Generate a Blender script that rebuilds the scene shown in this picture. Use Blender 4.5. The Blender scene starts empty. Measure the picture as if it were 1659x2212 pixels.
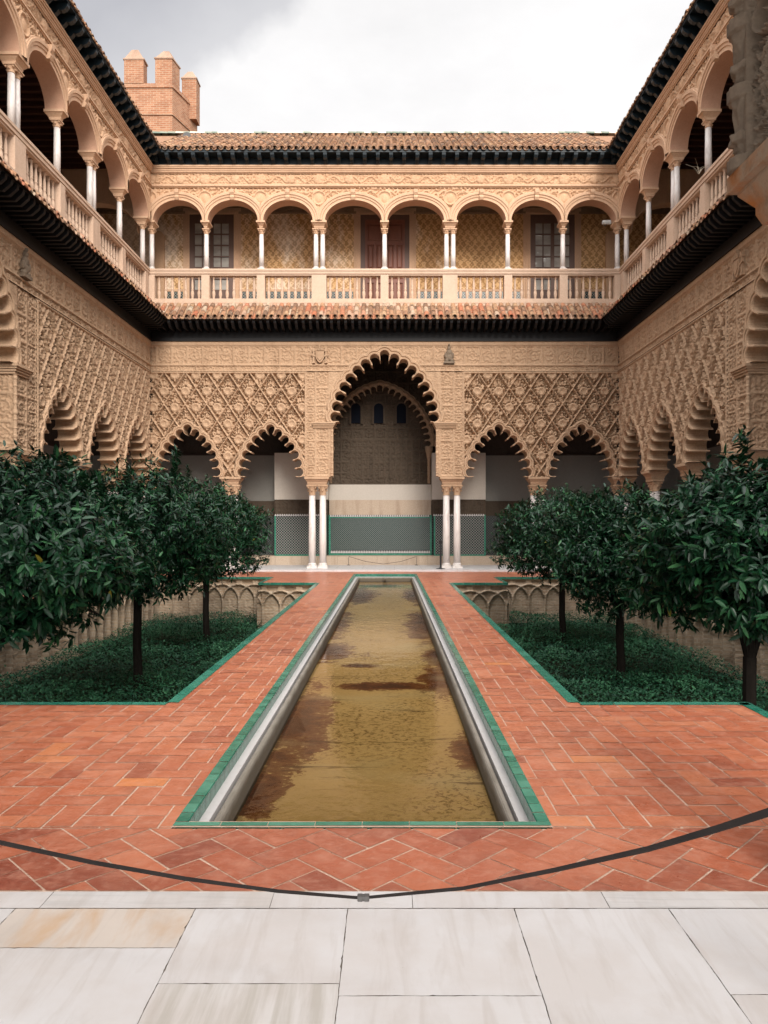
import bpy, math, random
import numpy as np
R = math.radians
SC = bpy.context.scene
COL = SC.collection

# ------------------------------------------------------------------ camera
CAMX, CAMH, F = 0.17, 1.5, 1640.0            # F: focal length in pixels of a 1659 x 2212 picture
cam_d = bpy.data.cameras.new('camera'); cam = bpy.data.objects.new('camera', cam_d); COL.objects.link(cam)
cam.location = (CAMX, 0, CAMH); cam.rotation_euler = (R(90), 0, 0)
cam_d.sensor_fit = 'AUTO'; cam_d.sensor_width = 36; cam_d.lens = 36 * F / 2212
cam_d.shift_x = -12.5 / 2212; cam_d.shift_y = 26 / 2212
cam_d.clip_start = 0.05; cam_d.clip_end = 500
SC.camera = cam

# ------------------------------------------------------------------ light
SUN_EL, SUN_ROT = R(29), R(166)
SKY_WHITE, SKY_GREY, EXPOSURE, SUN_STRENGTH = 4.85, 2.75, 1.12, 1.6
world = bpy.data.worlds.new("World"); SC.world = world; world.use_nodes = True
SC.view_settings.view_transform = 'Standard'; SC.view_settings.look = 'None'
SC.view_settings.gamma = 1; SC.view_settings.use_curve_mapping = False
SC.view_settings.exposure = EXPOSURE
SC.cycles.max_bounces = 6; SC.cycles.diffuse_bounces = 2; SC.cycles.transparent_max_bounces = 6
sun_d = bpy.data.lights.new('sun', 'SUN'); sun = bpy.data.objects.new('sun', sun_d); COL.objects.link(sun)
sun_d.energy = SUN_STRENGTH; sun_d.angle = R(24); sun_d.color = (1, .94, .86)
sun.rotation_euler = (R(90) - SUN_EL, 0, R(180) - SUN_ROT)
sun.location = (0, 0, 40)


class G:
    """small node-graph writer"""
    def __init__(s, nt):
        s.nt = nt; s.L = nt.links
    def n(s, t, **kw):
        nd = s.nt.nodes.new(t)
        for k, v in kw.items(): setattr(nd, k, v)
        return nd
    def put(s, sock, v):
        if v is None: return
        if hasattr(v, 'is_output'): s.L.new(v, sock)
        elif isinstance(v, (tuple, list)) and len(v) == 3 and sock.type == 'RGBA': sock.default_value = (*v, 1)
        else: sock.default_value = v
    def m(s, op, a, b=None, c=None, clamp=False):
        nd = s.n('ShaderNodeMath', operation=op, use_clamp=clamp)
        s.put(nd.inputs[0], a); s.put(nd.inputs[1], b); s.put(nd.inputs[2], c)
        return nd.outputs[0]
    def noise(s, vec, scale, detail=4, rough=.55, dist=0):
        nd = s.n('ShaderNodeTexNoise'); s.put(nd.inputs['Vector'], vec)
        nd.inputs['Scale'].default_value = scale; nd.inputs['Detail'].default_value = detail
        nd.inputs['Roughness'].default_value = rough; nd.inputs['Distortion'].default_value = dist
        return nd.outputs['Fac']
    def voro(s, vec, scale, feat='F1', out='Distance'):
        nd = s.n('ShaderNodeTexVoronoi', feature=feat); s.put(nd.inputs['Vector'], vec)
        nd.inputs['Scale'].default_value = scale
        return nd.outputs[out]
    def ramp(s, fac, *stops):
        nd = s.n('ShaderNodeValToRGB'); s.put(nd.inputs[0], fac); e = nd.color_ramp.elements
        while len(e) < len(stops): e.new(0.5)
        for el, (p, c) in zip(e, stops):
            el.position = p
            el.color = (c, c, c, 1) if isinstance(c, (int, float)) else (*c, 1)
        return nd.outputs[0]
    def mix(s, fac, a, b, mode='MIX'):
        nd = s.n('ShaderNodeMix', data_type='RGBA', blend_type=mode)
        s.put(nd.inputs[0], fac); s.put(nd.inputs[6], a); s.put(nd.inputs[7], b)
        return nd.outputs[2]
    def obj(s): return s.n('ShaderNodeTexCoord').outputs['Object']
    def vmap(s, vec, scale=(1, 1, 1), rot=(0, 0, 0), loc=(0, 0, 0)):
        nd = s.n('ShaderNodeMapping'); s.put(nd.inputs[0], vec)
        nd.inputs['Scale'].default_value = scale; nd.inputs['Rotation'].default_value = rot
        nd.inputs['Location'].default_value = loc
        return nd.outputs[0]
    def sep(s, vec):
        nd = s.n('ShaderNodeSeparateXYZ'); s.put(nd.inputs[0], vec); return nd.outputs
    def comb(s, x, y, z=0):
        nd = s.n('ShaderNodeCombineXYZ')
        for i, v in enumerate((x, y, z)): s.put(nd.inputs[i], v)
        return nd.outputs[0]
    def attr(s, name='tint'):
        nd = s.n('ShaderNodeAttribute'); nd.attribute_name = name; return nd.outputs['Fac']
    def bump(s, h, strength=.3, dist=.02, normal=None):
        nd = s.n('ShaderNodeBump'); s.put(nd.inputs['Height'], h)
        nd.inputs['Strength'].default_value = strength; nd.inputs['Distance'].default_value = dist
        s.put(nd.inputs['Normal'], normal)
        return nd.outputs[0]


# sky: Nishita daylight under a bright overcast veil with one greyer bank of cloud
g = G(world.node_tree)
for nd in list(world.node_tree.nodes): world.node_tree.nodes.remove(nd)
sky = g.n('ShaderNodeTexSky', sky_type='NISHITA', sun_disc=False)
sky.sun_elevation = SUN_EL; sky.sun_rotation = SUN_ROT
d = g.n('ShaderNodeTexCoord').outputs['Generated']
dx, dy, dz = g.sep(d)
plane = g.m('ADD', g.m('ADD', g.m('MULTIPLY', dx, -.475), g.m('MULTIPLY', dy, -.527)), g.m('MULTIPLY', dz, .704))
wob = g.m('MULTIPLY', g.m('SUBTRACT', g.noise(d, 3.5, 6, .55), .5), .16)
bank = g.ramp(g.m('ADD', plane, wob), (0.0, 0.0), (.022, .6), (.09, 1.0))
behind = g.ramp(g.noise(d, 1.6, 5), (.4, 0), (.7, .5))
# unseen sky brightened overhead and behind the camera, added to light gallery and floor
top = g.ramp(dz, (.60, 0), (.95, 1)); back_glow = g.ramp(g.m('MULTIPLY', dy, -1), (.0, 0), (.7, 1))
lift = g.m('ADD', g.m('ADD', g.m('MULTIPLY', top, 3.4), g.m('MULTIPLY', back_glow, 1.0)), 1.0)
veil = g.m('ADD', g.m('MULTIPLY', g.ramp(g.noise(g.vmap(d, (1, 1, 2.2)), 2.6, 7, .6), (.35, 0), (.7, 1)), .16), .90)
lift = g.m('MULTIPLY', lift, veil)
white = g.mix(1, (SKY_WHITE, SKY_WHITE * .985, SKY_WHITE * .98), g.comb(lift, lift, lift), 'MULTIPLY')
grey = g.mix(g.noise(d, 5, 5), (SKY_GREY * .86, SKY_GREY * .86, SKY_GREY * .93), (SKY_GREY, SKY_GREY, SKY_GREY * 1.05))
front = g.m('MULTIPLY', bank, g.ramp(dy, (.2, 0), (.45, 1)))
cloud = g.mix(front, white, grey)
bg = g.n('ShaderNodeBackground'); bg.inputs['Strength'].default_value = .1
g.L.new(g.mix(.97, sky.outputs[0], cloud), bg.inputs['Color'])
g.L.new(bg.outputs[0], g.n('ShaderNodeOutputWorld').inputs[0])

# ------------------------------------------------------------------ materials
def material(name, fn, rough=.8, spec=.5):
    m = bpy.data.materials.new(name); m.use_nodes = True
    g = G(m.node_tree); b = m.node_tree.nodes['Principled BSDF']
    b.inputs['Roughness'].default_value = rough; b.inputs['Specular IOR Level'].default_value = spec
    r = fn(g, b)
    if r is not None: g.put(b.inputs['Base Color'], r)
    return m

def stucco(c1, c2, dark, carve=0.0, stain=.5):
    def f(g, b):
        o = g.obj()
        base = g.mix(g.noise(o, .8, 6, .6), c1, c2)
        fine = g.noise(o, 26, 5, .65)
        base = g.mix(g.m('MULTIPLY', g.ramp(fine, (.35, 1), (.62, 0)), .32), base, dark)
        st = g.noise(g.vmap(o, (2.2, 2.2, .35)), 1.6, 5, .6)
        base = g.mix(g.m('MULTIPLY', g.ramp(st, (.5, 0), (.75, 1)), stain), base, dark)
        h = g.noise(o, 70, 4, .6)
        if carve:
            v = g.voro(o, 20, 'SMOOTH_F1'); h = g.m('ADD', g.m('MULTIPLY', h, .3), g.m('MULTIPLY', v, 1.6))
        nrm = g.bump(h, .5 if not carve else carve, .012)
        g.put(b.inputs['Normal'], nrm)
        return base
    return f
M = {}
M['stucco'] = material('carved_stucco', stucco((.48, .31, .195), (.58, .40, .265), (.23, .135, .08), .55, .4), .9, .2)
M['stucco_trim'] = material('stucco_trim', stucco((.50, .325, .205), (.59, .41, .275), (.28, .17, .10), 0, .35), .85, .2)
M['stucco_up'] = material('upper_stucco', stucco((.61, .375, .225), (.69, .46, .30), (.38, .205, .11), .3, .35), .85, .2)
M['stucco_up_trim'] = material('upper_trim', stucco((.63, .40, .255), (.70, .475, .32), (.42, .24, .14), 0, .3), .8, .25)
M['soffit'] = material('rose_plaster', stucco((.56, .33, .225), (.63, .39, .27), (.45, .25, .16), 0, .3), .85, .2)
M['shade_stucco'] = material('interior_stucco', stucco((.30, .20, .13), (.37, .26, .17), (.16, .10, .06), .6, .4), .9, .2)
M['stepstone'] = material('step_stone', stucco((.42, .33, .25), (.56, .45, .35), (.26, .17, .11), 0, .6), .7, .3)
M['caprock'] = material('rendered_cap', stucco((.36, .23, .16), (.44, .31, .23), (.18, .11, .075), 0, .6), .9, .2)
M['weed'] = material('dry_weed', lambda g, b: (.38, .32, .24), .9, .1)
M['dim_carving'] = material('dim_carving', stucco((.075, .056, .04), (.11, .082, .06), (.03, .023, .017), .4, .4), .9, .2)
M['jamb'] = material('darkened_carving', stucco((.19, .14, .10), (.31, .24, .175), (.06, .045, .035), .1, .5), .85, .2)  # darkened base colour stands in for shade on the near pier
M['plaster'] = material('white_plaster', stucco((.52, .47, .41), (.57, .52, .46), (.42, .37, .32), 0, .25), .9, .2)
M['shaded_plaster'] = material('shaded_plaster', stucco((.25, .24, .22), (.29, .28, .255), (.21, .20, .18), 0, .2), .9, .2)  # white gallery plaster with its shade put into the base colour

def f_impost(g, b):
    o = g.obj()
    c = g.mix(g.ramp(g.noise(o, 5, 6, .6), (.4, 0), (.62, 1)), (.32, .235, .165), (.36, .14, .045))
    c = g.mix(g.ramp(g.noise(o, 14, 6, .7), (.5, 0), (.7, .7)), c, (.20, .13, .08))
    g.put(b.inputs['Normal'], g.bump(g.noise(o, 45, 5, .65), .6, .012)); return c
M['impost'] = material('stained_limestone', f_impost, .9, .15)

def f_marble(g, b):
    o = g.obj()
    v = g.noise(g.vmap(o, (3, 3, .8), (.3, .2, .4)), 2.2, 8, .6, 1.5)
    c = g.ramp(v, (.36, (.55, .49, .46)), (.45, (.68, .62, .58)), (.7, (.73, .675, .64)))
    c = g.mix(g.m('MULTIPLY', g.ramp(g.noise(o, 9, 5, .6), (.55, 0), (.75, 1)), .35), c, (.55, .42, .34))
    return c
M['marble'] = material('column_marble', f_marble, .38)

def f_slab(g, b):
    o = g.obj(); t = g.attr()
    x, y, z = g.sep(o)
    off = g.comb(g.m('ADD', x, g.m('MULTIPLY', t, 37)), g.m('ADD', y, g.m('MULTIPLY', t, 11)), 0)
    base = g.ramp(t, (0, (.57, .545, .53)), (.3, (.58, .56, .557)), (.55, (.59, .573, .575)), (.8, (.55, .533, .533)), (1, (.58, .50, .43)))
    cloud = g.noise(off, 2.4, 6, .6)
    base = g.mix(g.m('MULTIPLY', g.ramp(cloud, (.40, 1), (.58, 0)), .32), base, (.47, .41, .37))
    vein = g.noise(g.vmap(off, (9, 1.3, 1), (0, 0, .55)), 1.4, 7, .6, .8)
    base = g.mix(g.m('MULTIPLY', g.ramp(vein, (.48, 0), (.67, 1)), .34), base, (.40, .35, .315))
    warm = g.noise(g.vmap(off, (5, 1.2, 1), (0, 0, -.7)), 1.1, 6, .6, .5)
    wm = g.m('MULTIPLY', g.ramp(warm, (.5, 0), (.66, 1)), g.ramp(t, (.86, 0), (.95, .75)))
    base = g.mix(wm, base, (.50, .33, .20))
    streak = g.noise(g.vmap(off, (16, .9, 1), (0, 0, .12)), 1.0, 6, .65, .3)
    base = g.mix(g.m('MULTIPLY', g.ramp(streak, (.42, 0), (.6, 1)), g.ramp(t, (0, .85), (.07, 0))), base, (.40, .37, .33))
    streak2 = g.noise(g.vmap(off, (1.6, 30, 1)), 1.0, 6, .65, .6)
    base = g.mix(g.m('MULTIPLY', g.ramp(streak2, (.48, 0), (.66, 1)), g.ramp(t, (.10, 0), (.12, .55), (.19, .55), (.21, 0))), base, (.42, .41, .40))
    speck = g.ramp(g.voro(off, 22), (.0, 1), (.045, 0))
    sp = g.m('MULTIPLY', speck, g.ramp(g.noise(off, 5, 2), (.5, 0), (.58, 1)))
    base = g.mix(g.m('MULTIPLY', sp, .65), base, (.12, .09, .07))
    g.put(b.inputs['Roughness'], g.ramp(g.noise(off, 7, 5), (.3, .34), (.7, .55)))
    g.put(b.inputs['Normal'], g.bump(g.noise(off, 30, 5, .6), .12, .006))
    return base
M['slab'] = material('marble_paving', f_slab, .45)

def f_brick(g, b):
    o = g.obj(); t = g.attr()
    c = g.ramp(t, (0, (.24, .062, .036)), (.3, (.38, .108, .055)), (.6, (.46, .142, .07)), (.9, (.51, .18, .09)), (1, (.60, .21, .075)))
    x, y, z = g.sep(o)
    off = g.comb(g.m('ADD', x, g.m('MULTIPLY', t, 23)), y, 0)
    n = g.noise(off, 7, 7, .65)
    c = g.mix(g.m('MULTIPLY', g.ramp(n, (.48, 0), (.72, 1)), .55), c, (.52, .235, .15))
    n2 = g.noise(off, 3.1, 7, .65)
    c = g.mix(g.m('MULTIPLY', g.ramp(n2, (.5, 0), (.75, 1)), .5), c, (.19, .075, .05))
    n3 = g.noise(off, 24, 6, .7)
    c = g.mix(g.m('MULTIPLY', g.ramp(n3, (.5, 0), (.75, 1)), .3), c, (.60, .36, .27))
    worn = g.noise(g.vmap(o, (1, .6, 1)), 1.1, 6, .62)
    c = g.mix(g.m('MULTIPLY', g.ramp(worn, (.48, 0), (.70, 1)), .38), c, (.62, .275, .165))
    sp = g.ramp(g.voro(off, 14), (.0, 1), (.05, 0))
    c = g.mix(g.m('MULTIPLY', sp, g.ramp(g.noise(o, 2, 2), (.5, 0), (.6, .8))), c, (.05, .03, .025))
    g.put(b.inputs['Roughness'], g.ramp(n, (.35, .27), (.7, .5)))
    g.put(b.inputs['Normal'], g.bump(g.m('ADD', g.noise(off, 12, 4), g.m('MULTIPLY', n3, .35)), .35, .006))
    return c
M['brick'] = material('terracotta_brick', f_brick, .45)
M['mortar'] = material('mortar', stucco((.60, .42, .32), (.68, .51, .40), (.40, .26, .18), 0, .35), .9, .2)
M['joint'] = material('dark_joint', stucco((.20, .17, .14), (.36, .31, .27), (.06, .05, .04), 0, .6), .95, .1)

def f_green(g, b):
    o = g.obj(); t = g.attr()
    c = g.ramp(t, (0, (.012, .115, .075)), (.5, (.028, .175, .115)), (1, (.075, .27, .19)))
    c = g.mix(g.m('MULTIPLY', g.ramp(g.noise(o, 9, 6, .65), (.45, 0), (.7, 1)), .45), c, (.11, .32, .24))
    g.put(b.inputs['Normal'], g.bump(g.noise(o, 25, 3), .2, .005))
    return c
M['green'] = material('green_glazed_tile', f_green, .22)

def f_pale(g, b):
    o = g.obj()
    c = g.mix(g.noise(o, 6, 6, .6), (.47, .445, .435), (.58, .555, .55))
    return g.mix(g.m('MULTIPLY', g.ramp(g.noise(o, 18, 6, .7), (.55, 0), (.7, 1)), .4), c, (.38, .36, .34))
M['pale'] = material('white_marble_strip', f_pale, .5)
def f_grey(g, b):
    o = g.obj()
    x, y, z = g.sep(o)
    c = g.mix(g.noise(g.vmap(o, (6, .8, 6)), 2, 7, .6), (.19, .165, .135), (.33, .30, .26))
    wet = g.ramp(g.m('ADD', z, g.m('MULTIPLY', g.noise(o, 8, 4), .05)), (.0, 0), (1, 1))
    c = g.mix(g.ramp(g.m('ADD', g.m('MULTIPLY', z, -5), g.m('MULTIPLY', g.noise(g.vmap(o, (4, 1, 4)), 3, 5), .5)), (.62, 0), (.95, .85)), c, (.10, .080, .055))
    g.put(b.inputs['Normal'], g.bump(g.noise(o, 30, 5, .6), .4, .008))
    return c
M['greystone'] = material('grey_pool_stone', f_grey, .85, .2)

def f_bed(g, b):
    o = g.obj()
    c = g.mix(g.noise(o, 1.3, 6, .6), (.37, .245, .10), (.52, .375, .185))
    fine = g.noise(g.vmap(o, (1, 1.0, 1)), 22, 7, .7, .4)
    patch = g.noise(o, 1.1, 3, .5)
    c = g.mix(g.m('MULTIPLY', g.ramp(fine, (.50, 0), (.60, 1)), g.ramp(patch, (.40, .12), (.58, .85))), c, (.12, .065, .02))
    e = g.noise(g.vmap(o, (1, .7, 1)), 3.2, 9, .68, .5)
    x, y, z = g.sep(o); k = None
    for bx, by, rx, ry in ((-.62, 6.7, .26, 1.5), (-.70, 4.9, .20, .5), (.15, 8.1, .55, .22), (.74, 8.3, .26, .75), (.78, 5.7, .16, .5), (.82, 13, .36, 2.4), (-.78, 13.3, .32, 1.8),
                           (-.62, 18.6, .5, 2.6), (-.66, 10.3, .42, .8), (.88, 10.0, .3, .9), (.80, 18.5, .35, 2.0), (-.2, 9.3, .3, .12), (-.15, 21.3, .7, .6)):
        q = g.m('SQRT', g.m('ADD', g.m('POWER', g.m('DIVIDE', g.m('SUBTRACT', x, bx), rx), 2), g.m('POWER', g.m('DIVIDE', g.m('SUBTRACT', y, by), ry), 2)))
        q = g.m('SUBTRACT', 1.0, q); k = q if k is None else g.m('MAXIMUM', k, q)
    k = g.m('ADD', g.m('MAXIMUM', k, -.6), g.m('ADD', g.m('MULTIPLY', g.m('SUBTRACT', e, .5), 2.8), g.m('MULTIPLY', g.m('SUBTRACT', g.noise(g.vmap(o, (1, 1.3, 1)), 17, 7, .7, .6), .5), 1.5)))
    c = g.mix(g.ramp(k, (-.08, 0), (.08, .75), (.45, .95)), c, (.11, .028, .005))
    c = g.mix(g.ramp(k, (.35, 0), (.8, .8)), c, (.045, .014, .005))
    w = g.noise(g.vmap(o, (.5, .9, 1), (0, 0, 0), (7, 2, 0)), 1.3, 4, .5)
    c = g.mix(g.m('MULTIPLY', g.ramp(w, (.55, 0), (.7, 1)), .35), c, (.42, .37, .24))
    sl = g.noise(g.vmap(o, (.45, 3.2, 1)), 2.0, 7, .65, .6)
    c = g.mix(g.m('MULTIPLY', g.ramp(sl, (.60, 0), (.68, 1)), .8), c, (.05, .022, .008))
    return c
M['bed'] = material('stained_pool_bed', f_bed, .9, .1)

def f_water():
    m = bpy.data.materials.new('water'); m.use_nodes = True; nt = m.node_tree; g = G(nt)
    nt.nodes.remove(nt.nodes['Principled BSDF'])
    o = g.obj()
    nrm = g.bump(g.m('ADD', g.noise(g.vmap(o, (1, .8, 1)), 7, 3), g.m('MULTIPLY', g.noise(o, 30, 2), .18)), .10, .03)
    fr = g.n('ShaderNodeFresnel'); fr.inputs['IOR'].default_value = 1.31; g.put(fr.inputs['Normal'], nrm)
    tr = g.n('ShaderNodeBsdfTransparent'); tr.inputs[0].default_value = (.93, .88, .74, 1)
    gl = g.n('ShaderNodeBsdfGlossy'); gl.inputs['Roughness'].default_value = .035; g.put(gl.inputs['Normal'], nrm)
    mx = g.n('ShaderNodeMixShader'); g.L.new(fr.outputs[0], mx.inputs[0]); g.L.new(tr.outputs[0], mx.inputs[1]); g.L.new(gl.outputs[0], mx.inputs[2])
    g.L.new(mx.outputs[0], nt.nodes['Material Output'].inputs[0])
    return m
M['water'] = f_water()

def f_tile(g, b):
    o = g.obj(); t = g.attr()
    c = g.ramp(t, (0, (.10, .075, .06)), (.18, (.21, .115, .07)), (.4, (.33, .165, .09)), (.6, (.40, .25, .145)), (.8, (.40, .13, .065)), (1, (.46, .36, .26)))
    n = g.noise(o, 9, 6, .65)
    c = g.mix(g.m('MULTIPLY', g.ramp(n, (.48, 0), (.68, 1)), .75), c, (.09, .072, .056))
    c = g.mix(g.m('MULTIPLY', g.ramp(g.noise(o, 17, 5, .6), (.55, 0), (.7, 1)), .5), c, (.52, .42, .30))
    return c
M['tile'] = material('barrel_roof_tile', f_tile, .85, .2)
M['wood_black'] = material('black_timber', lambda g, b: g.mix(g.noise(g.vmap(g.obj(), (3, 8, 8)), 4, 5), (.0035, .0035, .0045), (.009, .008, .009)), .6, .35)
M['wood_blue'] = material('blue_black_timber', lambda g, b: g.mix(g.noise(g.obj(), 6, 5), (.005, .012, .018), (.012, .026, .036)), .5, .45)
M['wood_ceiling'] = material('dark_ceiling_timber', lambda g, b: g.mix(g.noise(g.vmap(g.obj(), (1, 6, 1)), 5, 5), (.035, .014, .010), (.075, .030, .02)), .7, .3)
M['wood_door'] = material('door_timber', lambda g, b: g.mix(g.noise(g.vmap(g.obj(), (9, 9, .8)), 3, 6), (.17, .062, .040), (.28, .115, .075)), .5, .4)
M['wood_frame'] = material('window_timber', lambda g, b: g.mix(g.noise(g.vmap(g.obj(), (9, 9, .8)), 3, 6), (.11, .065, .05), (.17, .105, .085)), .55, .4)
M['pane'] = material('window_glass', lambda g, b: g.mix(g.noise(g.vmap(g.obj(), (1, 1, 2.2)), 1.8, 3), (.16, .15, .135), (.62, .59, .54)), .08, .6)
M['blue_glass'] = material('blue_glass', lambda g, b: (.003, .005, .011), .7, .1)
M['soil'] = material('soil', lambda g, b: g.mix(g.noise(g.obj(), 8, 5), (.010, .012, .007), (.025, .024, .014)), 1, .05)
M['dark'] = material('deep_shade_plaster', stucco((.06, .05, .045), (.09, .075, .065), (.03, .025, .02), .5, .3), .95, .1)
M['metal'] = material('dark_iron', lambda g, b: (.02, .022, .024), .4, .5)
M['steel'] = material('worn_steel', lambda g, b: g.mix(g.noise(g.obj(), 40, 3), (.04, .038, .036), (.09, .085, .083)), .35, .6)
M['lamp_white'] = material('lamp_housing', lambda g, b: (.45, .43, .40), .5)

def f_strap(g, b):
    o = g.obj()
    g.put(b.inputs['Normal'], g.bump(g.noise(o, 120, 3), .3, .002))
    return g.mix(g.noise(o, 10, 5), (.007, .0055, .005), (.022, .017, .0155))
M['strap'] = material('leather_strap', f_strap, .6, .25)

def f_paint(g, b):
    o = g.obj(); x, y, z = g.sep(o)
    k = 2 * math.pi / .26
    w1 = g.m('MULTIPLY', g.m('SUBTRACT', g.noise(o, 7, 3), .5), 3.4); w2 = g.m('MULTIPLY', g.m('SUBTRACT', g.noise(g.vmap(o, (1, 1, 1), (0, 0, 0), (5, 3, 2)), 7, 3), .5), 3.4)
    ax = g.m('ADD', g.m('MULTIPLY', x, k), w1); az = g.m('ADD', g.m('MULTIPLY', z, k * .7), w2)
    w = g.m('ADD', g.m('MULTIPLY', g.m('SINE', ax), g.m('SINE', az)), g.m('MULTIPLY', g.m('MULTIPLY', g.m('COSINE', g.m('MULTIPLY', ax, 2)), g.m('COSINE', g.m('MULTIPLY', az, 3))), .9))
    w = g.m('ADD', w, g.m('MULTIPLY', g.m('SUBTRACT', g.voro(o, 16), .4), 1.3))
    mot = g.ramp(w, (.05, 0), (.25, 1))
    wear = g.m('ADD', g.m('MULTIPLY', g.noise(g.vmap(o, (1.4, 1, .5)), 1.1, 6, .62), .8), g.m('MULTIPLY', x, -.018))
    base = g.mix(g.ramp(wear, (.40, 0), (.56, 1)), (.70, .44, .22), (.84, .68, .53))
    dk = g.mix(g.ramp(g.noise(o, 1.4, 4), (.4, 0), (.65, 1)), (.40, .20, .07), (.26, .13, .055))
    return g.mix(g.m('MULTIPLY', mot, g.ramp(wear, (.42, .72), (.58, .28))), base, dk)
M['painted'] = material('painted_plaster', f_paint, .9, .2)

def f_azulejo(k, c1, c2, c3):
    def f(g, b):
        o = g.obj(); x, y, z = g.sep(o)
        x = g.m('ADD', x, y)
        a = 2 * math.pi / k
        s1 = g.m('MULTIPLY', g.m('SINE', g.m('MULTIPLY', x, a)), g.m('SINE', g.m('MULTIPLY', z, a)))
        s2 = g.m('MULTIPLY', g.m('COSINE', g.m('MULTIPLY', g.m('ADD', x, z), a)), g.m('COSINE', g.m('MULTIPLY', g.m('SUBTRACT', x, z), a)))
        c = g.mix(g.ramp(s2, (.1, 0), (.2, 1)), c1, c2)
        return g.mix(g.ramp(g.m('ABSOLUTE', s1), (.55, 0), (.65, 1)), c, c3)
    return f
M['azulejo'] = material('geometric_tile', f_azulejo(.19, (.25, .25, .23), (.02, .034, .032), (.02, .024, .028)), .25)
M['azulejo_green'] = material('green_lattice_tile', f_azulejo(.14, (.17, .19, .175), (.012, .036, .032), (.01, .024, .024)), .25)
M['azulejo_dark'] = material('dark_lattice_tile', f_azulejo(.19, (.09, .095, .09), (.012, .022, .02), (.01, .014, .016)), .3)
M['azulejo_small'] = material('blue_white_tile', f_azulejo(.20, (.34, .33, .29), (.03, .045, .05), (.045, .07, .06)), .25)

def f_bricks(c1, c2, mort, bw, bh, wet=.4):
    def f(g, b):
        o = g.obj(); x, y, z = g.sep(o)
        nd = g.n('ShaderNodeTexBrick'); g.put(nd.inputs['Vector'], g.comb(g.m('ADD', x, g.m('MULTIPLY', y, 1.03)), z, 0))
        nd.inputs['Scale'].default_value = 1; nd.inputs['Brick Width'].default_value = bw; nd.inputs['Row Height'].default_value = bh
        nd.inputs['Mortar Size'].default_value = bh * .12; nd.inputs['Bias'].default_value = 0
        g.put(nd.inputs['Color1'], c1); g.put(nd.inputs['Color2'], c2); g.put(nd.inputs['Mortar'], mort)
        c = g.mix(g.m('MULTIPLY', g.ramp(g.noise(o, 2.5, 6, .6), (.45, 0), (.7, 1)), wet), nd.outputs[0], tuple(v * .4 for v in c1))
        g.put(b.inputs['Normal'], g.bump(g.m('SUBTRACT', g.noise(o, 40, 4), nd.outputs['Fac']), .6, .015))
        return c
    return f
M['tower_brick'] = material('tower_brick', f_bricks((.32, .135, .072), (.42, .21, .12), (.46, .33, .235), .28, .085, .3), .9, .2)
M['garden_wall'] = material('garden_wall_masonry', f_bricks((.42, .30, .20), (.50, .38, .27), (.50, .41, .31), .30, .075, .6), .9, .2)

def f_leaf(c1, c2, c3, rough):
    def f(g, b):
        t = g.attr()
        return g.ramp(t, (0, c1), (.6, c2), (.97, c3), (1, (.22, .20, .03)))
    return f
M['leaf'] = material('orange_leaf', f_leaf((.003, .016, .008), (.009, .046, .019), (.048, .15, .056), .3), .30, .24)
M['herb'] = material('herb_leaf', f_leaf((.005, .034, .018), (.018, .082, .038), (.042, .14, .062), .3), .55, .2)
M['bark'] = material('orange_bark', lambda g, b: g.mix(g.noise(g.vmap(g.obj(), (6, 6, 1.5)), 5, 6), (.009, .007, .006), (.026, .021, .017)), .95, .1)

# ------------------------------------------------------------------ mesh helpers
def link(o, parent):
    COL.objects.link(o)
    if parent: o.parent = parent
    return o

def mesh(name, V, Fq, mat, parent=None, tint=None, smooth=False):
    me = bpy.data.meshes.new(name)
    V = np.asarray(V, dtype=np.float32).reshape(-1, 3)
    if isinstance(Fq, np.ndarray):
        n, k = Fq.shape
        me.vertices.add(len(V)); me.vertices.foreach_set('co', V.ravel())
        me.loops.add(n * k); me.loops.foreach_set('vertex_index', Fq.astype(np.int32).ravel())
        me.polygons.add(n); me.polygons.foreach_set('loop_start', np.arange(0, n * k, k, dtype=np.int32))
        me.update(calc_edges=True)
    else:
        me.from_pydata(V.tolist(), [], Fq)
    if smooth: me.polygons.foreach_set('use_smooth', np.ones(len(me.polygons), dtype=bool))
    if tint is not None:
        a = me.attributes.new('tint', 'FLOAT', 'POINT'); a.data.foreach_set('value', np.asarray(tint, dtype=np.float32))
    me.materials.append(M[mat]); me.update()
    return link(bpy.data.objects.new(name, me), parent)

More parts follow.
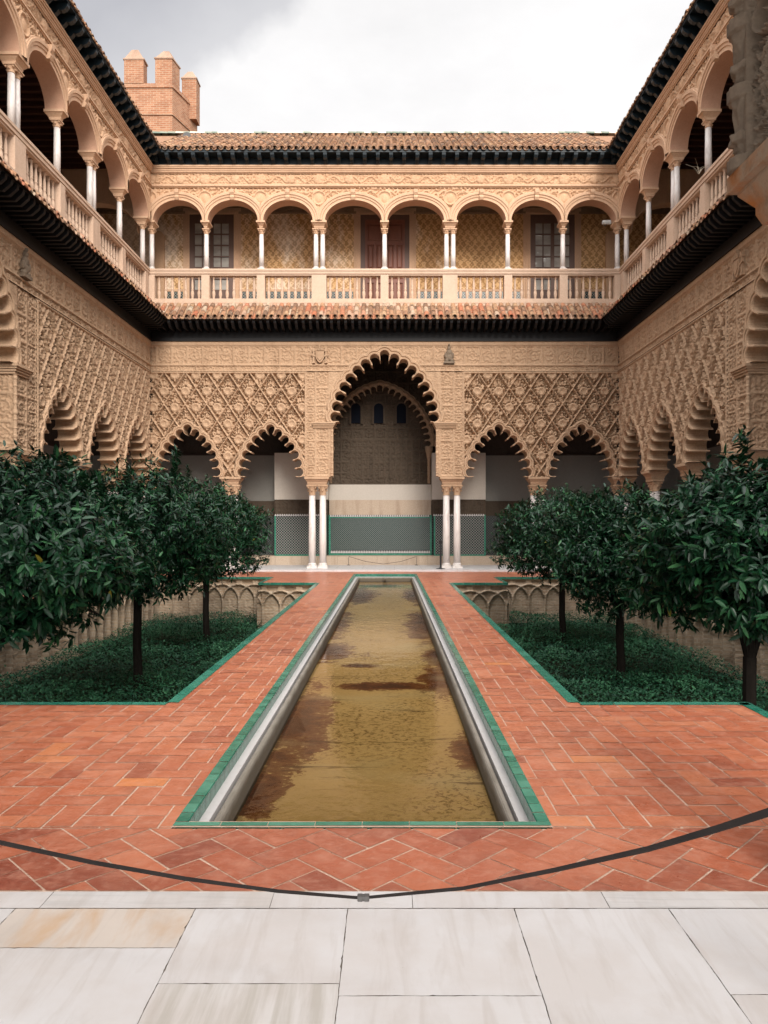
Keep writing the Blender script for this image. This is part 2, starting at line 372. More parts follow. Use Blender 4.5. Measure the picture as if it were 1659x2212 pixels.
class MB:
    def __init__(s): s.v = []; s.f = []; s.t = []
    def add(s, V, Fs, tint=.5):
        k = len(s.v); s.v += [tuple(map(float, p)) for p in V]; s.f += [tuple(i + k for i in f) for f in Fs]
        s.t += [tint] * len(V); return s
    def box(s, x0, x1, y0, y1, z0, z1, tint=.5):
        return s.add([(x0, y0, z0), (x1, y0, z0), (x1, y1, z0), (x0, y1, z0), (x0, y0, z1), (x1, y0, z1), (x1, y1, z1), (x0, y1, z1)],
                     [(0, 3, 2, 1), (4, 5, 6, 7), (0, 1, 5, 4), (1, 2, 6, 5), (2, 3, 7, 6), (3, 0, 4, 7)], tint)
    def quad(s, a, b, c, d_, tint=.5): return s.add([a, b, c, d_], [(0, 1, 2, 3)], tint)
    def prism_x(s, poly, x0, x1, tint=.5):
        n = len(poly)
        return s.add([(x0, y, z) for y, z in poly] + [(x1, y, z) for y, z in poly],
                     [tuple(range(n)), tuple(range(2 * n - 1, n - 1, -1))] + [(i, i + n, (i + 1) % n + n, (i + 1) % n) for i in range(n)], tint)
    def prism_y(s, poly, y0, y1, tint=.5):
        n = len(poly)
        return s.add([(x, y0, z) for x, z in poly] + [(x, y1, z) for x, z in poly],
                     [tuple(range(n)), tuple(range(2 * n - 1, n - 1, -1))] + [(i, i + n, (i + 1) % n + n, (i + 1) % n) for i in range(n)], tint)
    def rings(s, rings, cap=True, closed=True, tint=.5):
        n = len(rings[0]); V = [p for r in rings for p in r]; Fs = []
        m = n if closed else n - 1
        for i in range(len(rings) - 1):
            for j in range(m):
                Fs.append((i * n + j, i * n + (j + 1) % n, (i + 1) * n + (j + 1) % n, (i + 1) * n + j))
        if cap: Fs += [tuple(range(n - 1, -1, -1)), tuple(range((len(rings) - 1) * n, len(rings) * n))]
        return s.add(V, Fs, tint)
    def lathe(s, prof, cx=0, cy=0, n=12, tint=.5):
        return s.rings([[(cx + r * math.cos(2 * math.pi * k / n), cy + r * math.sin(2 * math.pi * k / n), z) for k in range(n)] for r, z in prof], tint=tint)
    def rects(s, prof, tint=.5):      # loft of axis-aligned rectangles (x0,x1,y0,y1,z)
        return s.rings([[(a, c, z), (b, c, z), (b, e, z), (a, e, z)] for a, b, c, e, z in prof], tint=tint)
    def tube(s, pts, rad, n=8, tint=.5):
        P = np.array(pts, float); rs = []
        for i in range(len(P)):
            t = P[min(i + 1, len(P) - 1)] - P[max(i - 1, 0)]; t /= np.linalg.norm(t)
            u = np.cross(t, (0, 1, 0) if abs(t[1]) < .8 else (1, 0, 0)); u /= np.linalg.norm(u); w = np.cross(t, u)
            r = rad[i] if hasattr(rad, '__len__') else rad
            rs.append([P[i] + r * (u * math.cos(2 * math.pi * k / n) + w * math.sin(2 * math.pi * k / n)) for k in range(n)])
        return s.rings(rs, tint=tint)
    def build(s, name, mat, parent=None, smooth=False):
        return mesh(name, s.v, s.f, mat, parent, s.t, smooth)

def relief(name, x0, x1, z0, z1, res, hf, mat, parent, keep=None, place=None, tint=None):
    """carved surface: a fine grid standing at y = -height, with openings left out"""
    nx = max(2, int((x1 - x0) / res) + 1); nz = max(2, int((z1 - z0) / res) + 1)
    X, Z = np.meshgrid(np.linspace(x0, x1, nx), np.linspace(z0, z1, nz))
    H = hf(X, Z)
    K = np.ones_like(X, bool) if keep is None else keep(X, Z)
    idx = np.arange(nx * nz).reshape(nz, nx)
    q = K[:-1, :-1] & K[1:, :-1] & K[:-1, 1:] & K[1:, 1:]
    Fq = np.stack([idx[:-1, :-1][q], idx[:-1, 1:][q], idx[1:, 1:][q], idx[1:, :-1][q]], 1)
    P = np.stack([X, -H, Z], -1).reshape(-1, 3)
    used = np.unique(Fq); rm = np.full(nx * nz, -1); rm[used] = np.arange(len(used))
    P = P[used]
    if place is not None: P = place(P)
    return mesh(name, P, rm[Fq], mat, parent, smooth=True)

def empty(name, label=None, cat=None, group=None, loc=(0, 0, 0), rz=0):
    o = bpy.data.objects.new(name, None); o.location = loc; o.rotation_euler = (0, 0, rz); COL.objects.link(o)
    return tag(o, label, cat, group)
def tag(o, label=None, cat=None, group=None, kind=None):
    for k, v in (('label', label), ('category', cat), ('group', group), ('kind', kind)):
        if v: o[k] = v
    return o
def copy_under(o, parent):
    c = o.copy(); COL.objects.link(c); c.parent = parent
    for ch in o.children: copy_under(ch, c)
    return c

# ------------------------------------------------------------------ carved ornament
def sstep(a, b, x):
    t = np.clip((x - a) / (b - a), 0, 1); return t * t * (3 - 2 * t)
def arab(x, z, k):
    a = np.sin(k * x + 1.7 * np.sin(k * .8 * z)) + np.sin(k * 1.1 * z + 1.7 * np.sin(k * .9 * x + 1))
    return 1 - sstep(.25, .6, np.abs(a))
def scroll(x, z, p):
    """running vine: a sinuous stem with round spirals on either side"""
    s = np.abs(z - .32 * p * np.sin(2 * np.pi * x / (2 * p)))
    h = 1 - sstep(.05 * p, .11 * p, s)
    u = (x / p) % 2
    for c, sg in ((.5, -1), (1.5, 1)):
        r = np.hypot((u - c) * p, z + sg * .12 * p)
        th = np.arctan2(z + sg * .12 * p, (u - c) * p)
        h = np.maximum(h, (1 - sstep(.10, .35, np.abs(np.sin(r / p * 13 - th * sg)))) * (r < .36 * p))
    return h
PX, PZ = .69, 1.05
def sebka(x, z):
    """lozenge lattice, each cell with a shell, a three-leaved palmette and buds on a pierced ground"""
    u = x / PX + (z - 6.43) / PZ; v = x / PX - (z - 6.43) / PZ
    du = np.abs(u - np.round(u)); dv = np.abs(v - np.round(v))
    rib = np.maximum(1 - sstep(.024, .05, du), 1 - sstep(.024, .05, dv))
    groove = np.minimum(du, dv)
    cu = np.floor(u) + .5; cv = np.floor(v) + .5
    lx = x - (cu + cv) / 2 * PX; lz = (z - 6.43) - (cu - cv) / 2 * PZ
    ga = np.abs(np.sin(36 * x + 1.7 * np.sin(29 * z)) + np.sin(39 * z + 1.7 * np.sin(32 * x + 1)))
    h = -.15 + .12 * (1 - sstep(.45, .85, ga)) * sstep(-.2, .5, np.sin(x * 9 + z * 5) + .9)
    r = np.hypot(lx, lz + .10)
    shell = np.where(r < .115, -.015 + .045 * (r / .115) ** 2 + .006 * np.cos(9 * np.arctan2(lz + .1, lx)), -1)
    h = np.maximum(h, shell)
    h = np.maximum(h, np.where(np.abs(r - .135) < .02, .0, -1))
    for px, pz, ax, az in ((0, .15, .026, .085), (.062, .10, .030, .055), (-.062, .10, .030, .055), (0, .27, .03, .035),
                           (.17, -.03, .05, .022), (-.17, -.03, .05, .022), (.115, .05, .022, .03), (-.115, .05, .022, .03), (0, -.29, .035, .035)):
        q = ((lx - px) / ax) ** 2 + ((lz - pz) / az) ** 2
        h = np.maximum(h, np.where(q < 1, -.03 + .055 * np.sqrt(np.clip(1 - q, 0, 1)), -1))
    h = np.maximum(h, np.where(rib > 0, -.04 + .07 * rib * (.88 + .12 * np.sign(np.sin(z * 52 + .7))), -1))
    return h + .012 * (np.minimum(du, dv) < .014)
def panels(x, z, pw, ph, x0=0, z0=0, k=26, fr=.045, dp=.034):
    a = (x - x0) % pw; b_ = (z - z0) % ph
    e = np.minimum(np.minimum(a, pw - a), np.minimum(b_, ph - b_))
    inside = sstep(fr * .5, fr, e)
    ring = 1 - sstep(.008, .02, np.abs(np.hypot(a - pw / 2, b_ - ph / 2) - min(pw, ph) * .3))
    return -dp * inside + .032 * np.maximum(arab(x, z, k), ring) * inside + .008 * (1 - sstep(0, .012, np.abs(e - fr * .3)))

# ------------------------------------------------------------------ lobed arches
def arch_curve(a, h):
    c = max((h * h - a * a) / (2 * a), 0); Rr = a + c
    th = math.atan2(h, c)                       # from spring (angle 0) to the apex
    n = 200
    t = np.linspace(0, th, n)
    right = np.stack([-c + Rr * np.cos(t), Rr * np.sin(t)], 1)
    left = right[::-1].copy(); left[:, 0] *= -1
    return np.vstack([right, left[1:]])          # from right spring over the apex to left spring

class Lobed:
    def __init__(s, cx, zs, a, h, N, neck=34, ext=.05):
        P = arch_curve(a, h); seg = np.hypot(*np.diff(P, axis=0).T); L = np.concatenate([[0], np.cumsum(seg)])
        s.cx, s.zs, s.a, s.h, s.N = cx, zs, a, h, N
        s.sp = L[-1] / N; s.r0 = s.sp * .475; s.neck = neck; s.ext = ext
        pos = (np.arange(N) + .5) * s.sp
        s.C = np.stack([np.interp(pos, L, P[:, 0]), np.interp(pos, L, P[:, 1])], 1)
        T = np.stack([np.interp(pos + .01, L, P[:, 0]) - np.interp(pos - .01, L, P[:, 0]), np.interp(pos + .01, L, P[:, 1]) - np.interp(pos - .01, L, P[:, 1])], 1)
        T /= np.linalg.norm(T, axis=1)[:, None]; s.T = T; s.O = np.stack([T[:, 1], -T[:, 0]], 1)   # outward
        s.P = P
    def path(s, Rr, K=11):
        hs = s.sp / 2
        if Rr < hs: al = -R(s.neck) * (1 - (Rr - s.r0) / (hs - s.r0))
        else: al = math.acos(min(1, hs / Rr))
        out = []
        for i in range(s.N):
            q = max(0, 1 - (Rr - s.r0) / .05)
            for an in (math.pi - al, *np.linspace(math.pi - al, al, K), al):
                p = s.C[i] + Rr * (math.cos(an) * s.T[i] + math.sin(an) * s.O[i])
                n_ = len(out) % (K + 2)
                if n_ in (0, K + 1) and q: p = p - s.O[i] * s.ext * q + s.T[i] * (-1 if n_ == 0 else 1) * .012 * q
                out.append((s.cx + p[0], s.zs + max(p[1], 0)))
        return out
    def trim(s, name, prof, mat, parent, K=11):
        m = MB(); rows = [[(x, y, z) for x, z in s.path(s.r0 + dr, K)] for dr, y in prof]
        m.rings(rows, cap=False, closed=False)
        return m.build(name, mat, parent)
    def outside(s, X, Z, dr):
        x = X - s.cx; z = Z - s.zs
        inn = np.zeros_like(x, bool)
        for c in s.C: inn |= np.hypot(x - c[0], z - c[1]) < s.r0 + dr
        c = max((s.h ** 2 - s.a ** 2) / (2 * s.a), 0); Rr = s.a + c
        inn |= (z > 0) & (np.hypot(x + c, z) < Rr) & (np.hypot(x - c, z) < Rr)
        inn |= (z <= 0) & (np.abs(x) < s.a + s.r0)
        return ~inn

T_WALL = .5
PROF = [(0, T_WALL), (0, -.015), (.012, -.04), (.035, -.045), (.045, -.02), (.06, -.02), (.068, -.05), (.10, -.055), (.115, -.01), (.135, .01)]
PROF_BIG = [(0, T_WALL), (0, -.02), (.015, -.05), (.05, -.055), (.06, -.025), (.085, -.025), (.095, -.06), (.14, -.065), (.155, -.02), (.19, .012)]

# ------------------------------------------------------------------ columns, rails, eaves
def column(parent, x, y, z0, z1, r, cap_h, base_h, name='column'):
    m = MB()
    m.lathe([(r * 1.0, z0 + base_h), (r * 1.03, z0 + base_h + (z1 - z0) * .3), (r * .9, z1 - cap_h)], x, y, 16)
    c = m.build(name, 'marble', parent, True)
    b = MB(); w = r * 1.45
    b.box(x - w, x + w, y - w, y + w, z0, z0 + base_h * .38)
    b.lathe([(r * 1.38, z0 + base_h * .38), (r * 1.42, z0 + base_h * .55), (r * 1.15, z0 + base_h * .68), (r * 1.22, z0 + base_h * .85), (r * 1.02, z0 + base_h)], x, y, 14)
    b.build('base', 'marble', c)
    k = MB(); h = cap_h; zc = z1 - h
    k.lathe([(r * .92, zc - .01), (r * 1.08, zc), (r * 1.08, zc + .04 * h), (r * .92, zc + .08 * h), (r * .98, zc + .35 * h), (r * 1.12, zc + .55 * h), (r * 1.35, zc + .80 * h)], x, y, 14)
    for j in range(8):                            # leaves and corner volutes
        an = math.pi / 4 * j; big = j % 2
        rr = r * (1.18 if not big else 1.42); zz = zc + h * (.42 if not big else .70); q = r * (.26 if not big else .34)
        px, py = x + rr * math.cos(an), y + rr * math.sin(an)
        k.rings([[(px + q * s_ * math.cos(2 * math.pi * i / 6), py + q * s_ * math.sin(2 * math.pi * i / 6), zz + q * t_) for i in range(6)] for s_, t_ in ((.4, -1), (1, -.4), (1, .4), (.4, 1))])
    w = r * 1.5; k.box(x - w, x + w, y - w, y + w, z1 - .18 * h, z1)
    k.build('capital', 'stucco_trim' if r > .1 else 'stucco_up_trim', c)
    return c

def half_tube(m, x, y0, z0, y1, z1, ra, rb, up, n=6, tint=.5, thick=.014):
    """one curved roof tile from its lower end (y0,z0) to its upper end (y1,z1)"""
    def ring(y, z, r): return [(x + r * math.cos(math.pi * k / n), y, z + (r if up else -r) * math.sin(math.pi * k / n)) for k in range(n + 1)]
    m.rings([ring(y0, z0, ra - thick), ring(y0, z0, ra), ring(y1, z1, rb)], cap=False, closed=False, tint=tint)

def tile_slope(m, half, y_edge, z_edge, slope, length, pitch, course, rng, tone=(.15, 1.0), flip_y=False):
    nr = int(2 * half / pitch); t0 = -half + (2 * half - nr * pitch) / 2
    cs, sn = math.cos(slope), math.sin(slope)
    for i in range(nr + 1):
        for kind in (0, 1):
            x = t0 + (i + .5 * kind) * pitch
            if abs(x) > half - .05: continue
            d0 = max(0, -y_edge - (half - abs(x)))         # hidden behind the valley at an inner corner
            d = d0 / cs
            first = True
            while d < length - .02:
                e = min(d + course * (1 if not first else rng.uniform(.85, 1.05)), length)
                lo = (y_edge + d * cs, z_edge + d * sn); hi = (y_edge + (e + .05) * cs, z_edge + (e + .05) * sn)
                tn = rng.uniform(*tone); jx = rng.uniform(-.008, .008); jr = rng.uniform(.95, 1.05)
                jd = rng.uniform(-.02, .02)
                if kind == 0: half_tube(m, x + jx, lo[0] + .012 + jd, lo[1] + .05, hi[0], hi[1] + .028, pitch * .385 * jr, pitch * .32, True, tint=tn)
                else: half_tube(m, x + jx, lo[0] - .03 + jd, lo[1] + .045, hi[0], hi[1] + .06, pitch * .36 * jr, pitch * .30, False, tint=tn)
                d = e; first = False

def baluster_mesh():
    m = MB()
    pr = [(.046, 0), (.046, .03), (.030, .04), (.036, .09), (.058, .20), (.052, .27), (.034, .335), (.046, .35), (.046, .37), (.033, .385), (.043, .44), (.040, .50), (.025, .66), (.023, .70), (.040, .715), (.040, .74), (.048, .745), (.048, .78)]
    m.lathe(pr, 0, 0, 10)
    return m.build('baluster', 'stucco_pale', None, True)
M['stucco_pale'] = material('pale_balustrade_stone', stucco((.58, .405, .295), (.66, .49, .37), (.40, .26, .17), 0, .35), .75, .3)

# ------------------------------------------------------------------ one wing of the courtyard
Z_SPR, Z_BIG, Z_FR0, Z_FR1, Z_TOP = 3.03, 4.80, 6.45, 6.65, 7.41
HALF_S, HALF_L = 7.575, 10.635
BIG = dict(a=1.60, h=2.16, N=17)

def crest(parent, x, z, shieldy, mat):
    m = MB(); y = -.05
    if shieldy:
        m.prism_y([(x - .13, z + .16), (x + .13, z + .16), (x + .13, z - .06), (x + .07, z - .17), (x, z - .22), (x - .07, z - .17), (x - .13, z - .06)], y - .03, .0)
        m.prism_y([(x - .09, z + .12), (x + .09, z + .12), (x + .09, z - .05), (x, z - .16), (x - .09, z - .05)], y - .055, y - .03)
        for i in range(5): m.box(x - .11 + i * .048, x - .075 + i * .048, y - .05, 0, z + .17, z + .25 + .02 * (i % 2))
        m.box(x - .02, x + .02, y - .05, 0, z + .25, z + .36)
        for s in (-1, 1):
            m.box(x + s * .20 - .025, x + s * .20 + .025, y - .02, 0, z - .18, z + .15); m.box(x + s * .20 - .045, x + s * .20 + .045, y - .03, 0, z + .15, z + .20)
            m.box(x + s * .20 - .045, x + s * .20 + .045, y - .03, 0, z - .23, z - .18); m.box(x + s * .20 - .03, x + s * .20 + .03, y - .03, 0, z + .20, z + .26)
            m.prism_y([(x + s * .14, z + .02), (x + s * .29, z + .07), (x + s * .29, z + .03), (x + s * .14, z - .03)], y - .04, y - .01)
    else:
        m.box(x - .17, x + .17, y - .06, 0, z - .24, z - .17)
        for dx, dz, rx, rz in ((0, .26, .055, .07), (0, .12, .10, .11), (0, -.03, .13, .12), (-.11, .02, .05, .10), (.11, .02, .05, .10), (-.08, -.13, .07, .06), (.09, -.13, .07, .06), (.0, .36, .03, .05)):
            m.rings([[(x + dx + rx * c * math.cos(2 * math.pi * k / 8), y - .045 * s_, z + dz + rz * c * math.sin(2 * math.pi * k / 8)) for k in range(8)] for c, s_ in ((1, -1), (1, .3), (.7, .9), (.25, 1.2))])
    return m.build('crest', mat, parent)

def impost(parent, x0, x1, z0, z1, y0=0, y1=T_WALL, mat='stucco_trim', ov=.0):
    """moulded block over the columns, widening upwards"""
    h = z1 - z0; m = MB()
    m.rects([(x0 + .10, x1 - .10, y0 + .08, y1 - .08, z0), (x0 + .08, x1 - .08, y0 + .06, y1 - .06, z0 + .2 * h), (x0 + .08, x1 - .08, y0 + .06, y1 - .06, z0 + .32 * h),
             (x0 + .03, x1 - .03, y0 + .0, y1 - .0, z0 + .62 * h), (x0 + .03, x1 - .03, y0 + .0, y1 - .0, z0 + .68 * h), (x0, x1, y0 - .04, y1 + .03, z0 + .72 * h), (x0, x1, y0 - .04, y1 + .03, z1)])
    return m.build('impost', mat, parent)

def lower_storey(root, half, smalls, cols, pier_out):
    big = Lobed(0, Z_BIG, **BIG)
    arches = [Lobed(s * c, Z_SPR, .93, 1.55, 13) for c in smalls for s in (-1, 1)]
    bo = PROF_BIG[-1][0] - .03; so = PROF[-1][0] - .03
    def keep(X, Z):
        k = big.outside(X, np.maximum(Z, Z_BIG), bo) | ((Z < Z_BIG) & (np.abs(X) > 1.69))
        k &= (Z >= Z_BIG) | (np.abs(X) > 1.69)
        for a in arches: k &= a.outside(X, Z, so)
        return k
    def h_frieze(X, Z):
        h = np.where(Z > 7.28, .035, panels(X, Z, .50, .61, .1, 6.66, 24))
        bn = np.where((Z < Z_FR1), panels(X, Z, .9, .2, .2, 6.45, 60, .02) + .012, h)
        bn = np.where(np.abs(Z - 6.64) < .018, .035, bn)
        return np.where(np.abs(Z - 6.465) < .02, .03, bn)
    relief('carved_frieze', -half, half, Z_FR0, Z_TOP, .02, h_frieze, 'stucco', root, keep)
    def h_pier(X, Z):
        a = np.abs(X)
        h = panels(a, Z, .44, .57, 1.80, 3.06, 30)
        h = np.where(a > pier_out - .24, panels(a, Z, .24, .285, pier_out - .24, 3.06, 40, .022), h)
        h = np.where(a < 1.80, .004 + .010 * arab(X, Z, 45), h)
        return h
    def h_lat(X, Z):
        h = sebka(np.abs(X) - smalls[0], Z)
        a = np.abs(X)
        e = np.minimum(a - pier_out, 6.45 - Z)
        bd = np.where(np.abs(e - .045) < .018, .035, .01 + .008 * np.sin(X * 60 + Z * 60))
        return np.where(e < .075, bd, h)
    for s in (-1, 1):
        xs = sorted((0, s * pier_out)); relief('carved_pier', xs[0], xs[1], Z_SPR, Z_FR0, .02, h_pier, 'stucco', root, keep)
        xs = sorted((s * pier_out, s * half)); relief('lattice_panel', xs[0], xs[1], Z_SPR, Z_FR0, .018, h_lat, 'stucco', root, keep)
    big.trim('lobed_arch', PROF_BIG, 'stucco_trim', root, 13)
    for a in arches: a.trim('lobed_arch', PROF, 'stucco_trim', root)
    for s in (-1, 1):
        # jamb of the tall arch: carved face, corner shafts, moulded cornice
        relief('carved_jamb', 0, T_WALL, Z_SPR, Z_BIG, .02, lambda X, Z: panels(X, Z, T_WALL, .58, 0, 3.05, 30, .05), 'stucco', root,
               place=lambda P, s=s: np.stack([s * (1.69 + P[:, 1]), P[:, 0], P[:, 2]], 1))
        c = MB()
        n = int((4.6 - 3.06) / .03)
        c.lathe([(.036 + .012 * (abs(math.sin(k * .55)) > .93) + (.018 if k in (0, n, n // 2, n // 2 - 1) else 0), 3.06 + k * .03) for k in range(n + 1)], s * 1.70, -.015, 8)
        c.build('corner_shaft', 'stucco_trim', root)
        c = MB(); a, b_ = sorted((s * 1.60, s * 2.34)); g_ = .03
        i0, i1 = (0, .09)
        for k, (p, z0, z1) in enumerate(((.03, 4.60, 4.65), (.06, 4.65, 4.70), (.09, 4.70, 4.745), (.12, 4.745, 4.80))):
            x_in, x_out = 1.69 - p * .9, 2.30 + p * .3
            xa, xb = sorted((s * x_in, s * x_out)); c.box(xa, xb, -p, T_WALL + .01 * k, z0, z1)
        c.build('cornice', 'stucco_trim', root)
        for x, pair, w in cols:
            xx = s * x
            for dx in ((-pair, pair) if pair else (0,)):
                column(root, xx + dx, T_WALL / 2, .06, 2.78, .112, .33, .17)
            lo, hi = xx - w, xx + w
            impost(root, max(lo, -half - .05), min(hi, half + .05), 2.78, Z_SPR)
    for s, sh in ((-1, True), (1, False)):
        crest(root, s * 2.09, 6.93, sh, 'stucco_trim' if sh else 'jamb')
    return big

def lower_eave(root, half, rng):
    m = MB()
    m.box(-half, half, -.075, .1, Z_TOP, 7.50); m.box(-half, half, -.03, .1, 7.50, 7.72); m.box(-half, half, .0, .4, 7.72, 8.40)
    n = int(2 * half / .222)
    for i in range(n):
        x = -half + (i + .5) * 2 * half / n
        d = min(.70, half - abs(x))
        if d < .1: continue
        q = 0 if d >= .69 else 1
        m.prism_x([(-.02, 7.72), (-d + (.17 if not q else 0), 7.72), (-d + (.02 if not q else 0), 7.85), (-d, 7.94), (-.02, 7.94)], x - .04, x + .04)
    V = [(-half, 0, 7.945), (half, 0, 7.945), (half - .72, -.72, 7.945), (-half + .72, -.72, 7.945)]
    m.add(V, [(0, 1, 2, 3)])
    m.add([(-half + .70, -.70, 7.93), (half - .70, -.70, 7.93), (half - .70, -.70, 7.975), (-half + .70, -.70, 7.975)], [(0, 1, 2, 3)])
    m.build('lower_eave', 'wood_black', root)
    t = MB()
    sl = math.atan2(.62, .75); tile_slope(t, half, -.75, 7.965, sl, .75 / math.cos(sl), .222, .34, rng, (.12, 1.0))
    t.add([(-half, 0, 8.58), (half, 0, 8.58), (half - .74, -.74, 7.95), (-half + .74, -.74, 7.95)], [(0, 1, 2, 3)], .1)
    t.build('eave_roof', 'tile', root)

def upper_eave(root, half, rng, full):
    m = MB()
    n = int(2 * half / .41)
    for i in range(n):
        x = -half + (i + .5) * 2 * half / n
        d = min(.44, half - abs(x))
        if d < .12: continue
        k = d / .44
        m.prism_x([(.02, 13.08), (-.10 * k, 13.085), (-.16 * k, 13.12), (-.22 * k, 13.19), (-.28 * k, 13.17), (-.36 * k, 13.20), (-.42 * k, 13.27), (-.44 * k, 13.37), (.02, 13.37)], x - .06, x + .06)
    m.add([(-half, 0, 13.375), (half, 0, 13.375), (half - .46, -.46, 13.375), (-half + .46, -.46, 13.375)], [(0, 1, 2, 3)])
    m.add([(-half + .445, -.445, 13.34), (half - .445, -.445, 13.34), (half - .445, -.445, 13.42), (-half + .445, -.445, 13.42)], [(0, 1, 2, 3)])
    m.box(-half, half, -.015, .1, 13.09, 13.36)
    m.build('upper_eave', 'wood_blue', root)
    t = MB(); RD = 4.02; sl = R(31.8); ln = 4.75 if full else 1.6
    tile_slope(t, half, -.47, 13.41, sl, ln, .225, .36, rng, (.08, .56))
    cs, sn = math.cos(sl), math.sin(sl)
    t.add([(-half - 3.5, RD - .47, 13.40 + RD * sn / cs), (half + 3.5, RD - .47, 13.40 + RD * sn / cs), (half - .45, -.45, 13.40), (-half + .45, -.45, 13.40)], [(0, 1, 2, 3)], .3)
    zr = 13.40 + RD * sn / cs
    t.add([(-half - 3.5, RD - .47, zr), (half + 3.5, RD - .47, zr), (half + 3.5, 9.0, zr - 2.6), (-half - 3.5, 9.0, zr - 2.6)], [(0, 1, 2, 3)], .3)
    t.build('main_roof', 'tile', root)
    if full:
        rr = MB(); x = -half - 2.2; k = 0
        while x < half + 2.2 - .01:
            x2 = min(x + rng.uniform(.22, .32), half + 2.2)
            ring = lambda xx, q: [(xx, RD - .47 + q * math.cos(math.pi * j / 6), zr + .04 + q * .8 * math.sin(math.pi * j / 6)) for j in range(7)]
            rr.rings([ring(x, .14), ring(x2, .125)], cap=True, closed=False, tint=rng.choice([0, .25, .85, .9, 1.0])); x = x2; k += 1
        rr.build('roof_ridge', 'ridge', root)
M['ridge'] = material('ridge_tile', lambda g, b: g.mix(g.ramp(g.noise(g.obj(), 8, 5), (.5, 0), (.7, .5)), g.ramp(g.attr(), (0, (.13, .17, .13)), (.3, (.22, .25, .19)), (.5, (.46, .36, .27)), (1, (.60, .52, .42))), (.30, .22, .15)), .7)

